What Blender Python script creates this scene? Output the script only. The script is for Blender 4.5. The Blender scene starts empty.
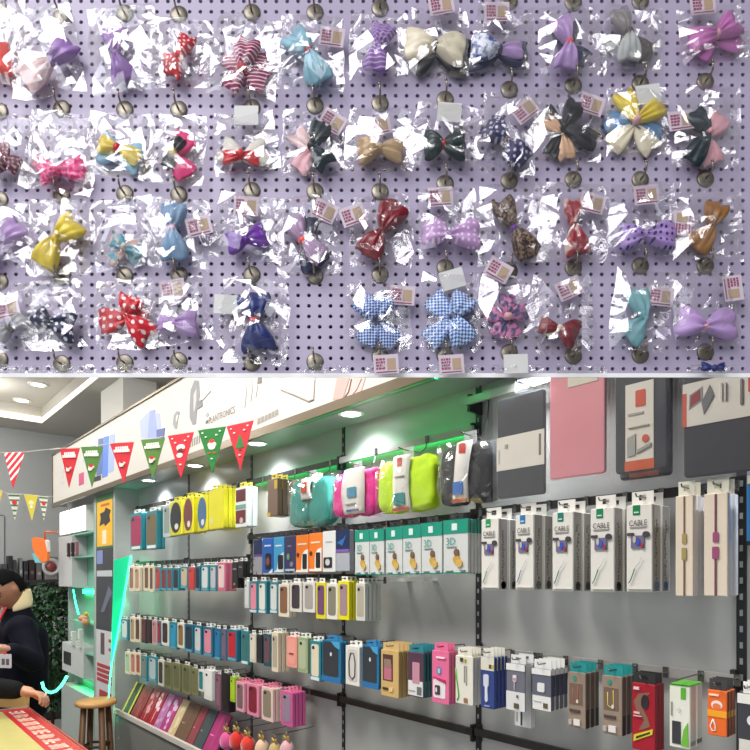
import bpy, math, random
from mathutils import Vector, Matrix, noise
random.seed(7)
R = math.radians
C = bpy.context.scene.collection
S = 1.15                      # scale of the shop
E = 1.6                       # eye height
F = 600.0                     # focal length in pixels of the 750 px frame
HX, HY = 375.0, 577.0         # principal point
W0 = 1.867 * S                # the product wall passes (0, W0)
A = (0.6585, -0.7526)         # along the product wall
B = (0.7526, 0.6585)          # into the product wall
TH = math.atan2(A[1], A[0])
PB = 0.70                     # distance of the pegboard

def SH(a, b, z):              # shop coordinates -> world
    return Vector((a*A[0] + b*B[0], W0 + a*A[1] + b*B[1], z))
def on_b(x, y, b):            # pixel -> (a, z) on the plane b = const
    r = (x - HX) / F
    a = (r*(W0 + b*B[1]) - b*B[0]) / (A[0] - r*A[1])
    Y = W0 + a*A[1] + b*B[1]
    return a, E + (HY - y)*Y/F
def on_a(x, y, a):
    r = (x - HX) / F
    b = (r*(W0 + a*A[1]) - a*A[0]) / (B[0] - r*B[1])
    Y = W0 + a*A[1] + b*B[1]
    return b, E + (HY - y)*Y/F
def at(x, y, Y):              # pixel -> world point at depth Y
    return Vector(((x-HX)/F*Y, Y, E + (HY-y)*Y/F))

# ------------------------------------------------------------------ materials
MATS = {}
def srgb(c):
    return tuple((v/255/12.92 if v/255 <= .04045 else ((v/255+.055)/1.055)**2.4) for v in c)
def mat(col, rough=.5, metal=0., sheen=0., coat=0., vary=.08, key=None):
    k = key or (tuple(col), rough, metal, sheen, coat)
    if k in MATS: return MATS[k]
    m = bpy.data.materials.new('mat'); m.use_nodes = True
    nt = m.node_tree; p = nt.nodes['Principled BSDF']
    l = srgb(col)
    p.inputs['Roughness'].default_value = rough
    p.inputs['Metallic'].default_value = metal
    if sheen: p.inputs['Sheen Weight'].default_value = sheen
    if rough >= .8: p.inputs['Specular IOR Level'].default_value = .12
    if coat: p.inputs['Coat Weight'].default_value = coat
    tc = nt.nodes.new('ShaderNodeTexCoord'); n = nt.nodes.new('ShaderNodeTexNoise')
    n.inputs['Scale'].default_value = 14
    r = nt.nodes.new('ShaderNodeMix'); r.data_type = 'RGBA'
    r.inputs[6].default_value = (*[v*(1-vary) for v in l], 1)
    r.inputs[7].default_value = (*[min(1, v*(1+vary)) for v in l], 1)
    nt.links.new(tc.outputs['Object'], n.inputs['Vector'])
    nt.links.new(n.outputs['Fac'], r.inputs[0]); nt.links.new(r.outputs[2], p.inputs['Base Color'])
    MATS[k] = m
    return m
def emit(col, st):
    k = ('em', tuple(col), st)
    if k in MATS: return MATS[k]
    m = bpy.data.materials.new('lamp'); m.use_nodes = True
    p = m.node_tree.nodes['Principled BSDF']
    p.inputs['Base Color'].default_value = (*srgb(col), 1)
    p.inputs['Emission Color'].default_value = (*srgb(col), 1)
    p.inputs['Emission Strength'].default_value = st
    MATS[k] = m
    return m
def clear_mat(key, tint=(1,1,1), gloss=.16, rough=.12, haze=0.0):
    if key in MATS: return MATS[key]
    m = bpy.data.materials.new(key); m.use_nodes = True
    nt = m.node_tree; nt.nodes.remove(nt.nodes['Principled BSDF'])
    out = nt.nodes['Material Output']
    tr = nt.nodes.new('ShaderNodeBsdfTransparent'); tr.inputs[0].default_value = (*tint, 1)
    gl = nt.nodes.new('ShaderNodeBsdfGlossy'); gl.inputs['Roughness'].default_value = rough
    gl.inputs['Color'].default_value = (1, 1, 1, 1)
    lw = nt.nodes.new('ShaderNodeLayerWeight'); lw.inputs['Blend'].default_value = .35
    ma = nt.nodes.new('ShaderNodeMath'); ma.operation = 'MULTIPLY_ADD'
    ma.inputs[1].default_value = .5; ma.inputs[2].default_value = gloss; ma.use_clamp = True
    nt.links.new(lw.outputs['Facing'], ma.inputs[0])
    mx = nt.nodes.new('ShaderNodeMixShader')
    nt.links.new(ma.outputs[0], mx.inputs[0]); nt.links.new(tr.outputs[0], mx.inputs[1]); nt.links.new(gl.outputs[0], mx.inputs[2])
    last = mx
    if haze:
        df = nt.nodes.new('ShaderNodeBsdfDiffuse'); df.inputs[0].default_value = (.9, .9, .95, 1)
        m2 = nt.nodes.new('ShaderNodeMixShader'); m2.inputs[0].default_value = haze
        nt.links.new(mx.outputs[0], m2.inputs[1]); nt.links.new(df.outputs[0], m2.inputs[2]); last = m2
    nt.links.new(last.outputs[0], out.inputs[0])
    MATS[key] = m
    return m
def pattern(kind, c1, c2, scale, rough=.4):
    """ribbon prints: dots, stripes, check, speckle"""
    k = (kind, tuple(c1), tuple(c2), scale)
    if k in MATS: return MATS[k]
    m = bpy.data.materials.new('ribbon_print'); m.use_nodes = True
    nt = m.node_tree; p = nt.nodes['Principled BSDF']; p.inputs['Roughness'].default_value = rough
    tc = nt.nodes.new('ShaderNodeTexCoord'); mx = nt.nodes.new('ShaderNodeMix'); mx.data_type = 'RGBA'
    mx.inputs[6].default_value = (*srgb(c1), 1); mx.inputs[7].default_value = (*srgb(c2), 1)
    if kind == 'dots':
        v = nt.nodes.new('ShaderNodeTexVoronoi'); v.voronoi_dimensions = '2D'; v.inputs['Scale'].default_value = scale; v.inputs['Randomness'].default_value = .25
        mp = nt.nodes.new('ShaderNodeMapping'); mp.inputs['Rotation'].default_value = (R(90), 0, 0)
        nt.links.new(tc.outputs['Object'], mp.inputs[0]); nt.links.new(mp.outputs[0], v.inputs['Vector'])
        lt = nt.nodes.new('ShaderNodeMath'); lt.operation = 'LESS_THAN'; lt.inputs[1].default_value = .24
        nt.links.new(v.outputs['Distance'], lt.inputs[0]); nt.links.new(lt.outputs[0], mx.inputs[0])
    elif kind == 'stripes':
        w = nt.nodes.new('ShaderNodeTexWave'); w.inputs['Scale'].default_value = scale; w.bands_direction = 'Z'
        w.inputs['Distortion'].default_value = .6
        lt = nt.nodes.new('ShaderNodeMath'); lt.operation = 'GREATER_THAN'; lt.inputs[1].default_value = .80
        nt.links.new(tc.outputs['Object'], w.inputs['Vector'])
        nt.links.new(w.outputs['Fac'], lt.inputs[0]); nt.links.new(lt.outputs[0], mx.inputs[0])
    elif kind == 'check':
        mp = nt.nodes.new('ShaderNodeMapping'); mp.inputs['Rotation'].default_value = (0, R(45), 0); mp.inputs['Location'].default_value = (0, .5, 0)
        mp.inputs['Scale'].default_value = (1, 0, 1)
        ck = nt.nodes.new('ShaderNodeTexChecker'); ck.inputs['Scale'].default_value = scale
        nt.links.new(tc.outputs['Object'], mp.inputs[0]); nt.links.new(mp.outputs[0], ck.inputs['Vector'])
        nt.links.new(ck.outputs['Fac'], mx.inputs[0])
    else:
        n = nt.nodes.new('ShaderNodeTexNoise'); n.inputs['Scale'].default_value = scale; n.inputs['Detail'].default_value = 3
        cr = nt.nodes.new('ShaderNodeValToRGB'); cr.color_ramp.elements[0].position = .45; cr.color_ramp.elements[1].position = .58
        nt.links.new(tc.outputs['Object'], n.inputs['Vector']); nt.links.new(n.outputs['Fac'], cr.inputs[0]); nt.links.new(cr.outputs[0], mx.inputs[0])
    nt.links.new(mx.outputs[2], p.inputs['Base Color'])
    MATS[k] = m
    return m

# ------------------------------------------------------------------ mesh building
class MB:
    def __init__(s): s.v = []; s.f = []
    def add(s, vs, fs):
        o = len(s.v); s.v += [tuple(v) for v in vs]; s.f += [tuple(i+o for i in f) for f in fs]; return s
    def box(s, x0, x1, y0, y1, z0, z1):
        return s.add([(x0,y0,z0),(x1,y0,z0),(x1,y1,z0),(x0,y1,z0),(x0,y0,z1),(x1,y0,z1),(x1,y1,z1),(x0,y1,z1)],
                     [(3,2,1,0),(4,5,6,7),(0,1,5,4),(1,2,6,5),(2,3,7,6),(3,0,4,7)])
    def prism(s, pts, y0, y1):          # outline in XZ (counter-clockwise seen from -y), extruded along y
        n = len(pts)
        return s.add([(x,y0,z) for x,z in pts] + [(x,y1,z) for x,z in pts],
                     [tuple(range(n)), tuple(range(2*n-1, n-1, -1))] + [(i, i+n, (i+1)%n+n, (i+1)%n) for i in range(n)])
    def prismz(s, pts, z0, z1):
        n = len(pts)
        return s.add([(x,y,z0) for x,y in pts] + [(x,y,z1) for x,y in pts],
                     [tuple(range(n-1,-1,-1)), tuple(range(n, 2*n))] + [(i, (i+1)%n, (i+1)%n+n, i+n) for i in range(n)])
    def rbox(s, x0, x1, y0, y1, z0, z1, r, n=4):
        return s.prism(rrect(x0, x1, z0, z1, r, n), y0, y1)
    def ell(s, cx, cz, rx, rz, y0, y1, n=20):
        return s.prism([(cx+rx*math.cos(t*2*math.pi/n), cz+rz*math.sin(t*2*math.pi/n)) for t in range(n)], y0, y1)
    def ellipsoid(s, c, r, nu=16, nv=10, p=1.0):
        vs = []; fs = []
        def sp(x): return math.copysign(abs(x)**p, x)
        for j in range(nv+1):
            ph = -math.pi/2 + math.pi*j/nv
            for i in range(nu):
                t = 2*math.pi*i/nu
                vs.append((c[0]+r[0]*sp(math.cos(ph))*sp(math.cos(t)), c[1]+r[1]*sp(math.cos(ph))*sp(math.sin(t)), c[2]+r[2]*sp(math.sin(ph))))
        for j in range(nv):
            for i in range(nu):
                fs.append((j*nu+i, j*nu+(i+1)%nu, (j+1)*nu+(i+1)%nu, (j+1)*nu+i))
        return s.add(vs, fs)
    def tube(s, pts, r, n=8, r2=None):
        pts = [Vector(p) for p in pts]; m = len(pts); vs = []; fs = []
        up = None
        for k, p in enumerate(pts):
            d = (pts[min(k+1, m-1)] - pts[max(k-1, 0)]).normalized()
            if up is None:
                up = d.orthogonal().normalized()
            up = (up - d*up.dot(d)).normalized() if (up - d*up.dot(d)).length > 1e-6 else d.orthogonal().normalized()
            w = d.cross(up)
            rr = r if r2 is None else r + (r2-r)*k/(m-1)
            for i in range(n):
                t = 2*math.pi*i/n
                vs.append(p + up*(rr*math.cos(t)) + w*(rr*math.sin(t)))
        for k in range(m-1):
            for i in range(n):
                fs.append((k*n+i, k*n+(i+1)%n, (k+1)*n+(i+1)%n, (k+1)*n+i))
        fs += [tuple(range(n-1,-1,-1)), tuple(range((m-1)*n, m*n))]
        return s.add(vs, fs)
    def lathe(s, prof, n=24, c=(0,0,0)):      # (r, z) about the z axis
        vs = []; fs = []; m = len(prof)
        for r, z in prof:
            for i in range(n):
                t = 2*math.pi*i/n; vs.append((c[0]+r*math.cos(t), c[1]+r*math.sin(t), c[2]+z))
        for k in range(m-1):
            for i in range(n): fs.append((k*n+i, k*n+(i+1)%n, (k+1)*n+(i+1)%n, (k+1)*n+i))
        fs += [tuple(range(n-1,-1,-1)), tuple(range((m-1)*n, m*n))]
        return s.add(vs, fs)
    def capsule(s, p, q, r1, r2, n=14):
        p = Vector(p); q = Vector(q); d = q-p; L = max(d.length, 1e-6); rot = d.to_track_quat('Z', 'Y')
        prof = [(r1*math.sin(t), -r1*math.cos(t)) for t in (.05, .4, .8, 1.2, 1.5)] + [(r2*math.cos(t), L+r2*math.sin(t)) for t in (0, .4, .8, 1.2, 1.52)]
        m = MB().lathe(prof, n)
        return s.add([p + rot @ Vector(v) for v in m.v], m.f)
    def xf(s, M):
        s.v = [tuple(M @ Vector(v)) for v in s.v]; return s
    def mesh(s, smooth=False):
        me = bpy.data.meshes.new('mesh'); me.from_pydata(s.v, [], s.f); me.update()
        if smooth: me.polygons.foreach_set('use_smooth', [True]*len(me.polygons))
        return me
def rrect(x0, x1, z0, z1, r, n=4):
    pts = []
    for cx, cz, t0 in ((x1-r, z0+r, -90), (x1-r, z1-r, 0), (x0+r, z1-r, 90), (x0+r, z0+r, 180)):
        for k in range(n+1):
            t = R(t0 + 90*k/n); pts.append((cx+r*math.cos(t), cz+r*math.sin(t)))
    return pts
def obj(name, mb, m, parent=None, smooth=False, bevel=0, label=None):
    me = mb.mesh(smooth) if isinstance(mb, MB) else mb
    o = bpy.data.objects.new(name, me); C.objects.link(o)
    if m is not None and not me.materials: me.materials.append(m)
    if parent is not None: o.parent = parent
    if bevel:
        b = o.modifiers.new('b', 'BEVEL'); b.width = bevel; b.segments = 2; b.limit_method = 'ANGLE'
    if label: o['label'] = label
    return o
LABELS = {}
def tag(o, label, cat, group=None):
    o['label'] = label; o['category'] = cat
    if group: o['group'] = group
    LABELS.setdefault(label, []).append((o.name, group))
    n = len(label.split())
    if not 4 <= n <= 16: print('LABEL LENGTH', n, label)
    return o
def thing(name, label, cat, loc=(0,0,0), rz=0, group=None):
    o = bpy.data.objects.new(name, None); C.objects.link(o); o.empty_display_size = .02
    o.location = loc; o.rotation_euler = (0, 0, rz)
    return tag(o, label, cat, group)
def struct(name, mb, m, parent=None, loc=(0,0,0), rz=0, **k):
    o = obj(name, mb, m, parent, **k)
    if parent is None:
        o['kind'] = 'structure'; o.location = loc; o.rotation_euler = (0, 0, rz)
    return o
def copy_tree(o, parent=None):
    c = o.copy(); C.objects.link(c)
    if parent is not None: c.parent = parent
    for ch in list(o.children): copy_tree(ch, c)
    return c
_TXT = {}
def text_mb(s, size=1.0):
    """lettering as a mesh in the XZ plane, centred, height about SIZE"""
    if s not in _TXT:
        cu = bpy.data.curves.new('t', 'FONT'); cu.body = s; cu.align_x = 'CENTER'; cu.align_y = 'CENTER'; cu.resolution_u = 2
        o = bpy.data.objects.new('t', cu); C.objects.link(o)
        dg = bpy.context.evaluated_depsgraph_get()
        me = bpy.data.meshes.new_from_object(o.evaluated_get(dg))
        _TXT[s] = ([tuple(v.co) for v in me.vertices], [tuple(p.vertices) for p in me.polygons])
        bpy.data.objects.remove(o); bpy.data.meshes.remove(me); bpy.data.curves.remove(cu)
    vs, fs = _TXT[s]
    m = MB(); m.add([(x*size, 0, y*size) for x, y, z in vs], fs)
    return m
# ================================================================== PEGBOARD WALL WITH BAGGED BOWS
PX = PB / F
BOARD_Z0 = E + (HY-374.0)*PX
def board(x, y):                       # pixel -> x, z on the board
    return (x-HX)*PX, E + (HY-y)*PX
px_, pz_ = 10.85*PX, 10.5*PX
mb = MB()
x0b, z0b = board(-22-10.85*24, 0)[0], BOARD_Z0
nx, nz = 122, 54
hr = 2.0*PX
x1b, z1b = x0b + nx*px_, z0b + nz*pz_
T = .0045
vs, fs, idx = [], [], {}
def cornerv(i, j):
    if (i, j) not in idx:
        idx[(i, j)] = len(vs); vs.append((x0b+i*px_*.5, PB, z0b+j*pz_*.5))
    return idx[(i, j)]
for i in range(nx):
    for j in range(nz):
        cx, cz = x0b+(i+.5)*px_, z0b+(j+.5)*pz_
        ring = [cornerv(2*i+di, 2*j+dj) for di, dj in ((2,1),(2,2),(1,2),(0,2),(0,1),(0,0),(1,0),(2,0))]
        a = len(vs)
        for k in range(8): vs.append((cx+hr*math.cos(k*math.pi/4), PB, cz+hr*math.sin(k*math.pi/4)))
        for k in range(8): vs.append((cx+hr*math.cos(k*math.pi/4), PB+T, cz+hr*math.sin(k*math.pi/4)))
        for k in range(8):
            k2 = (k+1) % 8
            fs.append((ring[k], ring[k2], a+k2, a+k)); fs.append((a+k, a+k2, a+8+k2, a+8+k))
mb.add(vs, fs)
XL, XR, ZT = -1.25, 1.25, E+1.5*S+.01
mb.box(XL, x0b, PB, PB+T, z0b, ZT); mb.box(x1b, XR, PB, PB+T, z0b, ZT); mb.box(x0b, x1b, PB, PB+T, z1b, ZT)
wf = struct('wall_front', mb, mat((176, 166, 192), .45, vary=.03))
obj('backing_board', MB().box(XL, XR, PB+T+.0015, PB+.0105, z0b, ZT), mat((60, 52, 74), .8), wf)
struct('trim_1', MB().box(XL, XR, PB-.0015, PB-.0003, E+(HY-377.7)*PX, E+(HY-373.6)*PX), mat((250, 250, 250), .5, vary=0))  # added white strip standing for the border between upper and lower view

# ---- peg hooks
steel = mat((126, 120, 108), .38, .7)
wire = mat((150, 140, 128), .25, .9)
COLX = [0, 62, 125, 179, 252, 315, 380, 445, 509, 573, 640, 705]
HOOK = {1: [10, 16, 14, 15, 13, 13, 9, 6, 2, 3, 2, 3],
        2: [112, 109, 110, 110, 108, 106, 104, 100, 90, 86, 84, 82],
        3: [200, 196, 194, 195, 191, 192, 192, 184, 181, 180, 180, 179],
        4: [282, 277, 276, 275, 275, 276, 275, 268, 271, 268, 266, 266],
        5: [360, 364, 363, 361, 363, 362, 357, 356, 353, 356, 355, 352]}
def disc_mb(r):
    m = MB(); m.lathe([(r, 0), (r, .0012), (r*.86, .0022), (r*.3, .0022)], 20); m.xf(Matrix.Rotation(R(90), 4, 'X')); return m
hook_n = [0]
def peg_hook(x, y, label):
    X, Z = board(x, y)
    t = thing('peg_hook', label, 'hook', (X, PB, Z), 0, 'steel peg hooks on the pegboard')
    if hook_n[0] == 0:
        hook_n.append(disc_mb(8.6*PX).mesh(True))
        hook_n.append(MB().tube([(0,.002,0),(0,-.006,-.0005),(0,-.013,-.001),(0,-.0165,.0015),(-.0005,-.0175,.006),(-.001,-.0175,.009)], .00115, 8).mesh(True))
        hook_n.append(MB().ellipsoid((-.001,-.0175,.0095), (.0017,)*3, 8, 6).mesh(True))
    hook_n[0] += 1
    obj('disc', hook_n[1], steel, t); pr = obj('prong', hook_n[2], wire, t); obj('ball_tip', hook_n[3], wire, pr)
    return t

# ---- ribbon colours
RC = dict(
    coral=mat((240,90,80),.4,sheen=.3), palepink=mat((238,205,205),.35), pink=mat((232,172,182),.35), purple=mat((150,112,178),.35),
    red=mat((205,30,42),.35), redflower=pattern('dots',(205,24,40),(250,235,235),190), magstripe=pattern('stripes',(150,24,84),(240,214,224),75),
    teal=mat((70,160,190),.4), paleteal=mat((138,186,204),.4), purstripe=pattern('stripes',(142,96,176),(205,186,226),80),
    black=mat((26,26,34),.35), cream=mat((226,216,190),.35), navy=mat((30,34,72),.4), whiteblue=pattern('speckle',(225,228,240),(56,74,140),130),
    lilac=mat((184,150,206),.35), grey=mat((138,134,134),.4), lgrey=mat((186,190,188),.4), dgrey=mat((84,78,76),.4), brown=mat((98,62,44),.4),
    organza=mat((196,112,180),.5), maroon=pattern('dots',(104,26,52),(200,150,170),220), hotpink=mat((226,50,122),.45), lace=pattern('speckle',(226,48,120),(242,130,176),260),
    yellow=mat((226,200,60),.35), lblue=mat((150,196,220),.4), white=mat((232,228,216),.4), darkgreen=mat((18,44,44),.35), blackteal=mat((16,40,50),.35),
    tan=mat((190,160,122),.35), moon=pattern('dots',(50,50,92),(190,186,206),150), peach=mat((220,176,140),.35), gold=mat((222,186,60),.35),
    blue=mat((92,140,188),.4), violet=mat((112,48,164),.35), greyblue=mat((118,150,184),.45), mauve=mat((172,142,176),.4), darkred=mat((124,12,32),.3),
    lildots=pattern('dots',(196,156,208),(240,214,238),150), brownpat=pattern('speckle',(44,34,30),(140,112,92),320), lilnavy=pattern('dots',(172,142,206),(60,50,110),140),
    mustard=mat((150,100,40),.35), navydots=pattern('dots',(24,30,70),(225,225,235),120), reddots=pattern('dots',(206,26,44),(248,232,232),105),
    bluecheck=pattern('check',(36,70,160),(196,214,240),430), bluewhite=pattern('check',(44,104,190),(214,228,246),380), royal=mat((28,44,110),.35),
    flower=pattern('speckle',(206,130,172),(70,64,110),150), aqua=mat((118,168,176),.4), aquapeach=pattern('speckle',(80,168,188),(226,190,180),110),
    silver=mat((168,168,172),.35), darkblue=mat((24,40,92),.35), wred=pattern('speckle',(150,16,40),(220,190,180),60))
def wing_mb(L, W, puff, seed, nt=14, ns=12):
    rnd = random.Random(seed)
    ph = rnd.uniform(0, 6.28); k = rnd.choice((2.2, 2.8, 3.3)); cv = rnd.uniform(-.06, .12); sk = rnd.uniform(-.12, .12)
    m = MB(); front, back = [], []
    for i in range(nt+1):
        t = i/nt
        hw = W*.5*(.17 + .83*math.sin(min(t*1.2, 1)*math.pi/2)**.9) * (1 - .10*max(0, t-.86)/.14)
        for j in range(ns+1):
            s = -1 + 2*j/ns
            x = L*t*(1 - cv*(1-s*s)*t) + L*.03*math.sin(s*4+ph)*t
            z = s*hw + sk*L*t*t*.3
            edge = max(0., 1-abs(s)**4)**.5
            body = math.sin(math.pi*min(1, .12+t*.9))**.7 if t < .98 else .18
            fold = .22*math.sin(s*k*math.pi+ph)*(1-.72*t) + .1*math.sin(s*6+t*5+ph)*t
            y = puff*(edge*body*(.75) + fold*edge)
            front.append((x, -y - puff*.25, z)); back.append((x, puff*.45*edge*body - puff*.05, z))
    n = ns+1
    vs = front + back; o = len(front); fs = []
    for i in range(nt):
        for j in range(ns):
            q = (i*n+j, (i+1)*n+j, (i+1)*n+j+1, i*n+j+1)
            fs.append(q); fs.append(tuple(o+v for v in reversed(q)))
    for i in range(nt):
        fs.append((i*n, o+i*n, o+(i+1)*n, (i+1)*n)); a = i*n+ns
        fs.append((a, (a+n), o+a+n, o+a))
    for j in range(ns):
        a = nt*n+j; fs.append((a, o+a, o+a+1, a+1)); fs.append((j, j+1, o+j+1, o+j))
    return m.add(vs, fs)
def crumple(w, h, seed, side, depth, pinch=.25, nu=5, nv=6, amp=1.0):
    """a sheet of crackling cellophane: flat facets between sharp creases, running out from the hook"""
    rnd = random.Random(seed)
    vs, fs = [], []
    for j in range(nv+1):
        for i in range(nu+1):
            inu, inv = 0 < i < nu, 0 < j < nv
            u = (i + (rnd.uniform(-.42, .42) if inu else 0))/nu; v = (j + (rnd.uniform(-.42, .42) if inv else 0))/nv
            e = min(1, 4*min(u, 1-u))*min(1, 5*min(v, 1-v)+.1)
            d = rnd.uniform(-1, 1)*.0036*amp*(.35 + .65*e)*(1 if side < 0 else .4)
            jx = 0 if inu else rnd.uniform(-.035, .02)*w*(1 if i else -1)
            jz = 0 if inv else rnd.uniform(-.04, .015)*h*(1 if j else -1)
            wid = 1 - pinch*max(0, v-.55)/.45*abs(2*u-1)*.4
            vs.append(((u-.5)*w*wid + jx, side*(depth*e) + d, (v-.5)*h + jz))
    for j in range(nv):
        for i in range(nu):
            a, b, c, d_ = j*(nu+1)+i, j*(nu+1)+i+1, (j+1)*(nu+1)+i+1, (j+1)*(nu+1)+i
            if rnd.random() < .5: fs += [(a, b, c), (a, c, d_)]
            else: fs += [(a, b, d_), (b, c, d_)]
    # two rounds of midpoint splitting keep the creases but bend the facets a little
    for rnd_ in range(2):
        mid, nf = {}, []
        def mp(a, b):
            k = (min(a, b), max(a, b))
            if k not in mid:
                p, q = Vector(vs[a]), Vector(vs[b]); m_ = (p+q)/2
                m_ += Vector((0, noise.noise(m_*55 + Vector((seed*1.7, side*3., 0))), 0))*(p-q).length*.075*amp
                mid[k] = len(vs); vs.append(tuple(m_))
            return mid[k]
        for a, b, c in fs:
            x, y, z = mp(a, b), mp(b, c), mp(c, a)
            nf += [(a, x, z), (x, b, y), (z, y, c), (x, y, z)]
        fs = nf
    return MB().add(vs, fs)
CELLO = clear_mat('cellophane', gloss=.053, rough=.13)
tagpaper = mat((206,192,204),.6); tagprint = mat((150,70,104),.7); tagpatch = mat((178,154,130),.7); cardw = mat((214,214,212),.6)
def price_tag(parent, x, y, rot, plain, base, seed):
    """paper tag, pixel centre x y, turned by rot; base = parent pixel origin"""
    W, H = (24, 19) if plain else (25, 19)
    M = Matrix.Translation(((x-base[0])*PXB, -.004, -(y-base[1])*PXB)) @ Matrix.Rotation(R(-rot), 4, 'Y')
    p = obj('price_tag', MB().box(-W/2*PXB, W/2*PXB, -.0003, .0003, -H/2*PXB, H/2*PXB).xf(M), cardw if plain else tagpaper, parent,
            label='blank white card' if plain else 'pale pink printed price tag')
    if not plain:
        rnd = random.Random(seed); m = MB()
        for r in range(4):
            xx = -10
            while xx < -1.5:
                l = rnd.uniform(1.2, 3.2); zz = 5.2 - r*3.0
                m.box(xx*PXB, min(-1, xx+l)*PXB, -.0007, -.0003, (zz-1.1)*PXB, (zz+.9)*PXB); xx += l+.7
        m.box(-10*PXB, 10*PXB, -.0007, -.0003, -8.2*PXB, -7.2*PXB)
        obj('printed_text', m.xf(M), tagprint, p, label='dark red print')
        obj('price_patch', MB().box(1*PXB, 9.5*PXB, -.0007, -.0003, -5.5*PXB, 5.5*PXB).xf(M), tagpatch, p, label='beige price patch')
YB = PB - .011; PXB = YB / F
def bow(row, col, label, knot, kcol, ksize, wings, tags=(), bag=None, part_labels=True, puff=1.0, blabel=None):
    kx, ky = knot
    P = at(kx, ky, YB)
    t = thing('bagged_hair_bow', label, 'hair bow', P, 0, 'hair bows in clear bags on the pegboard')
    main = wings[0][3]
    for n, (wx, wy, ww, col_) in enumerate(wings):
        dx, dz = (wx-kx)*PXB, -(wy-ky)*PXB
        L = math.hypot(dx, dz)*1.72; ang = math.atan2(dz, dx)
        m = wing_mb(L, ww*PXB*1.02, .0085*puff*min(1.2, ww/22)*(1 if n < 2 else .55), row*100+col*7+n)
        layer = -.0012 if n < 2 or len(wings) == 3 else .0042
        M = Matrix.Translation((0, layer, 0)) @ Matrix.Rotation(-ang, 4, 'Y')
        obj('ribbon_loop', m.xf(M), RC[col_], t, True, label=(col_ + ' ribbon loop') if col_ != main and col_ in PLAIN else None)
    k = ksize*PXB
    km = MB().ellipsoid((0, -.0045, 0), (k*.5, .0055, k*.62), 12, 8, .8)
    a0 = math.atan2(-(wings[0][1]-ky), wings[0][0]-kx)
    obj('center_knot', km.xf(Matrix.Rotation(-a0, 4, 'Y')), RC[kcol], t, True)
    hy = HOOK[row][col]
    if bag is None:
        bot = max(w[1]+w[2]*.45 for w in wings) + 9
        bag = ((COLX[col]*.35+kx*.65), (hy+4+bot)/2, 66 + random.uniform(-5, 8), bot-hy-4, random.uniform(-9, 9))
    bx, by, bw, bh, br = bag
    M = Matrix.Translation(((bx-kx)*PXB, -.002, -(by-ky)*PXB)) @ Matrix.Rotation(R(-br), 4, 'Y')
    f = crumple(bw*PXB, bh*PXB, row*31+col, -1, .0095, amp=1.1 if col < 6 else .6); b = crumple(bw*PXB, bh*PXB, row*31+col+500, 1, .006)
    f.add(b.v, b.f)
    obj('clear_bag', f.xf(M), CELLO, t, label='crinkled clear cellophane bag')
    for q in tags: price_tag(t, q[0], q[1], q[2], len(q) > 3, knot, row*100+col)
    return t
PLAIN = {'purple','palepink','pink','black','cream','navy','lilac','grey','yellow','lblue','white','red','tan','peach','blue','darkgreen','blackteal','teal','paleteal','dgrey','lgrey','hotpink'}
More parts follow.
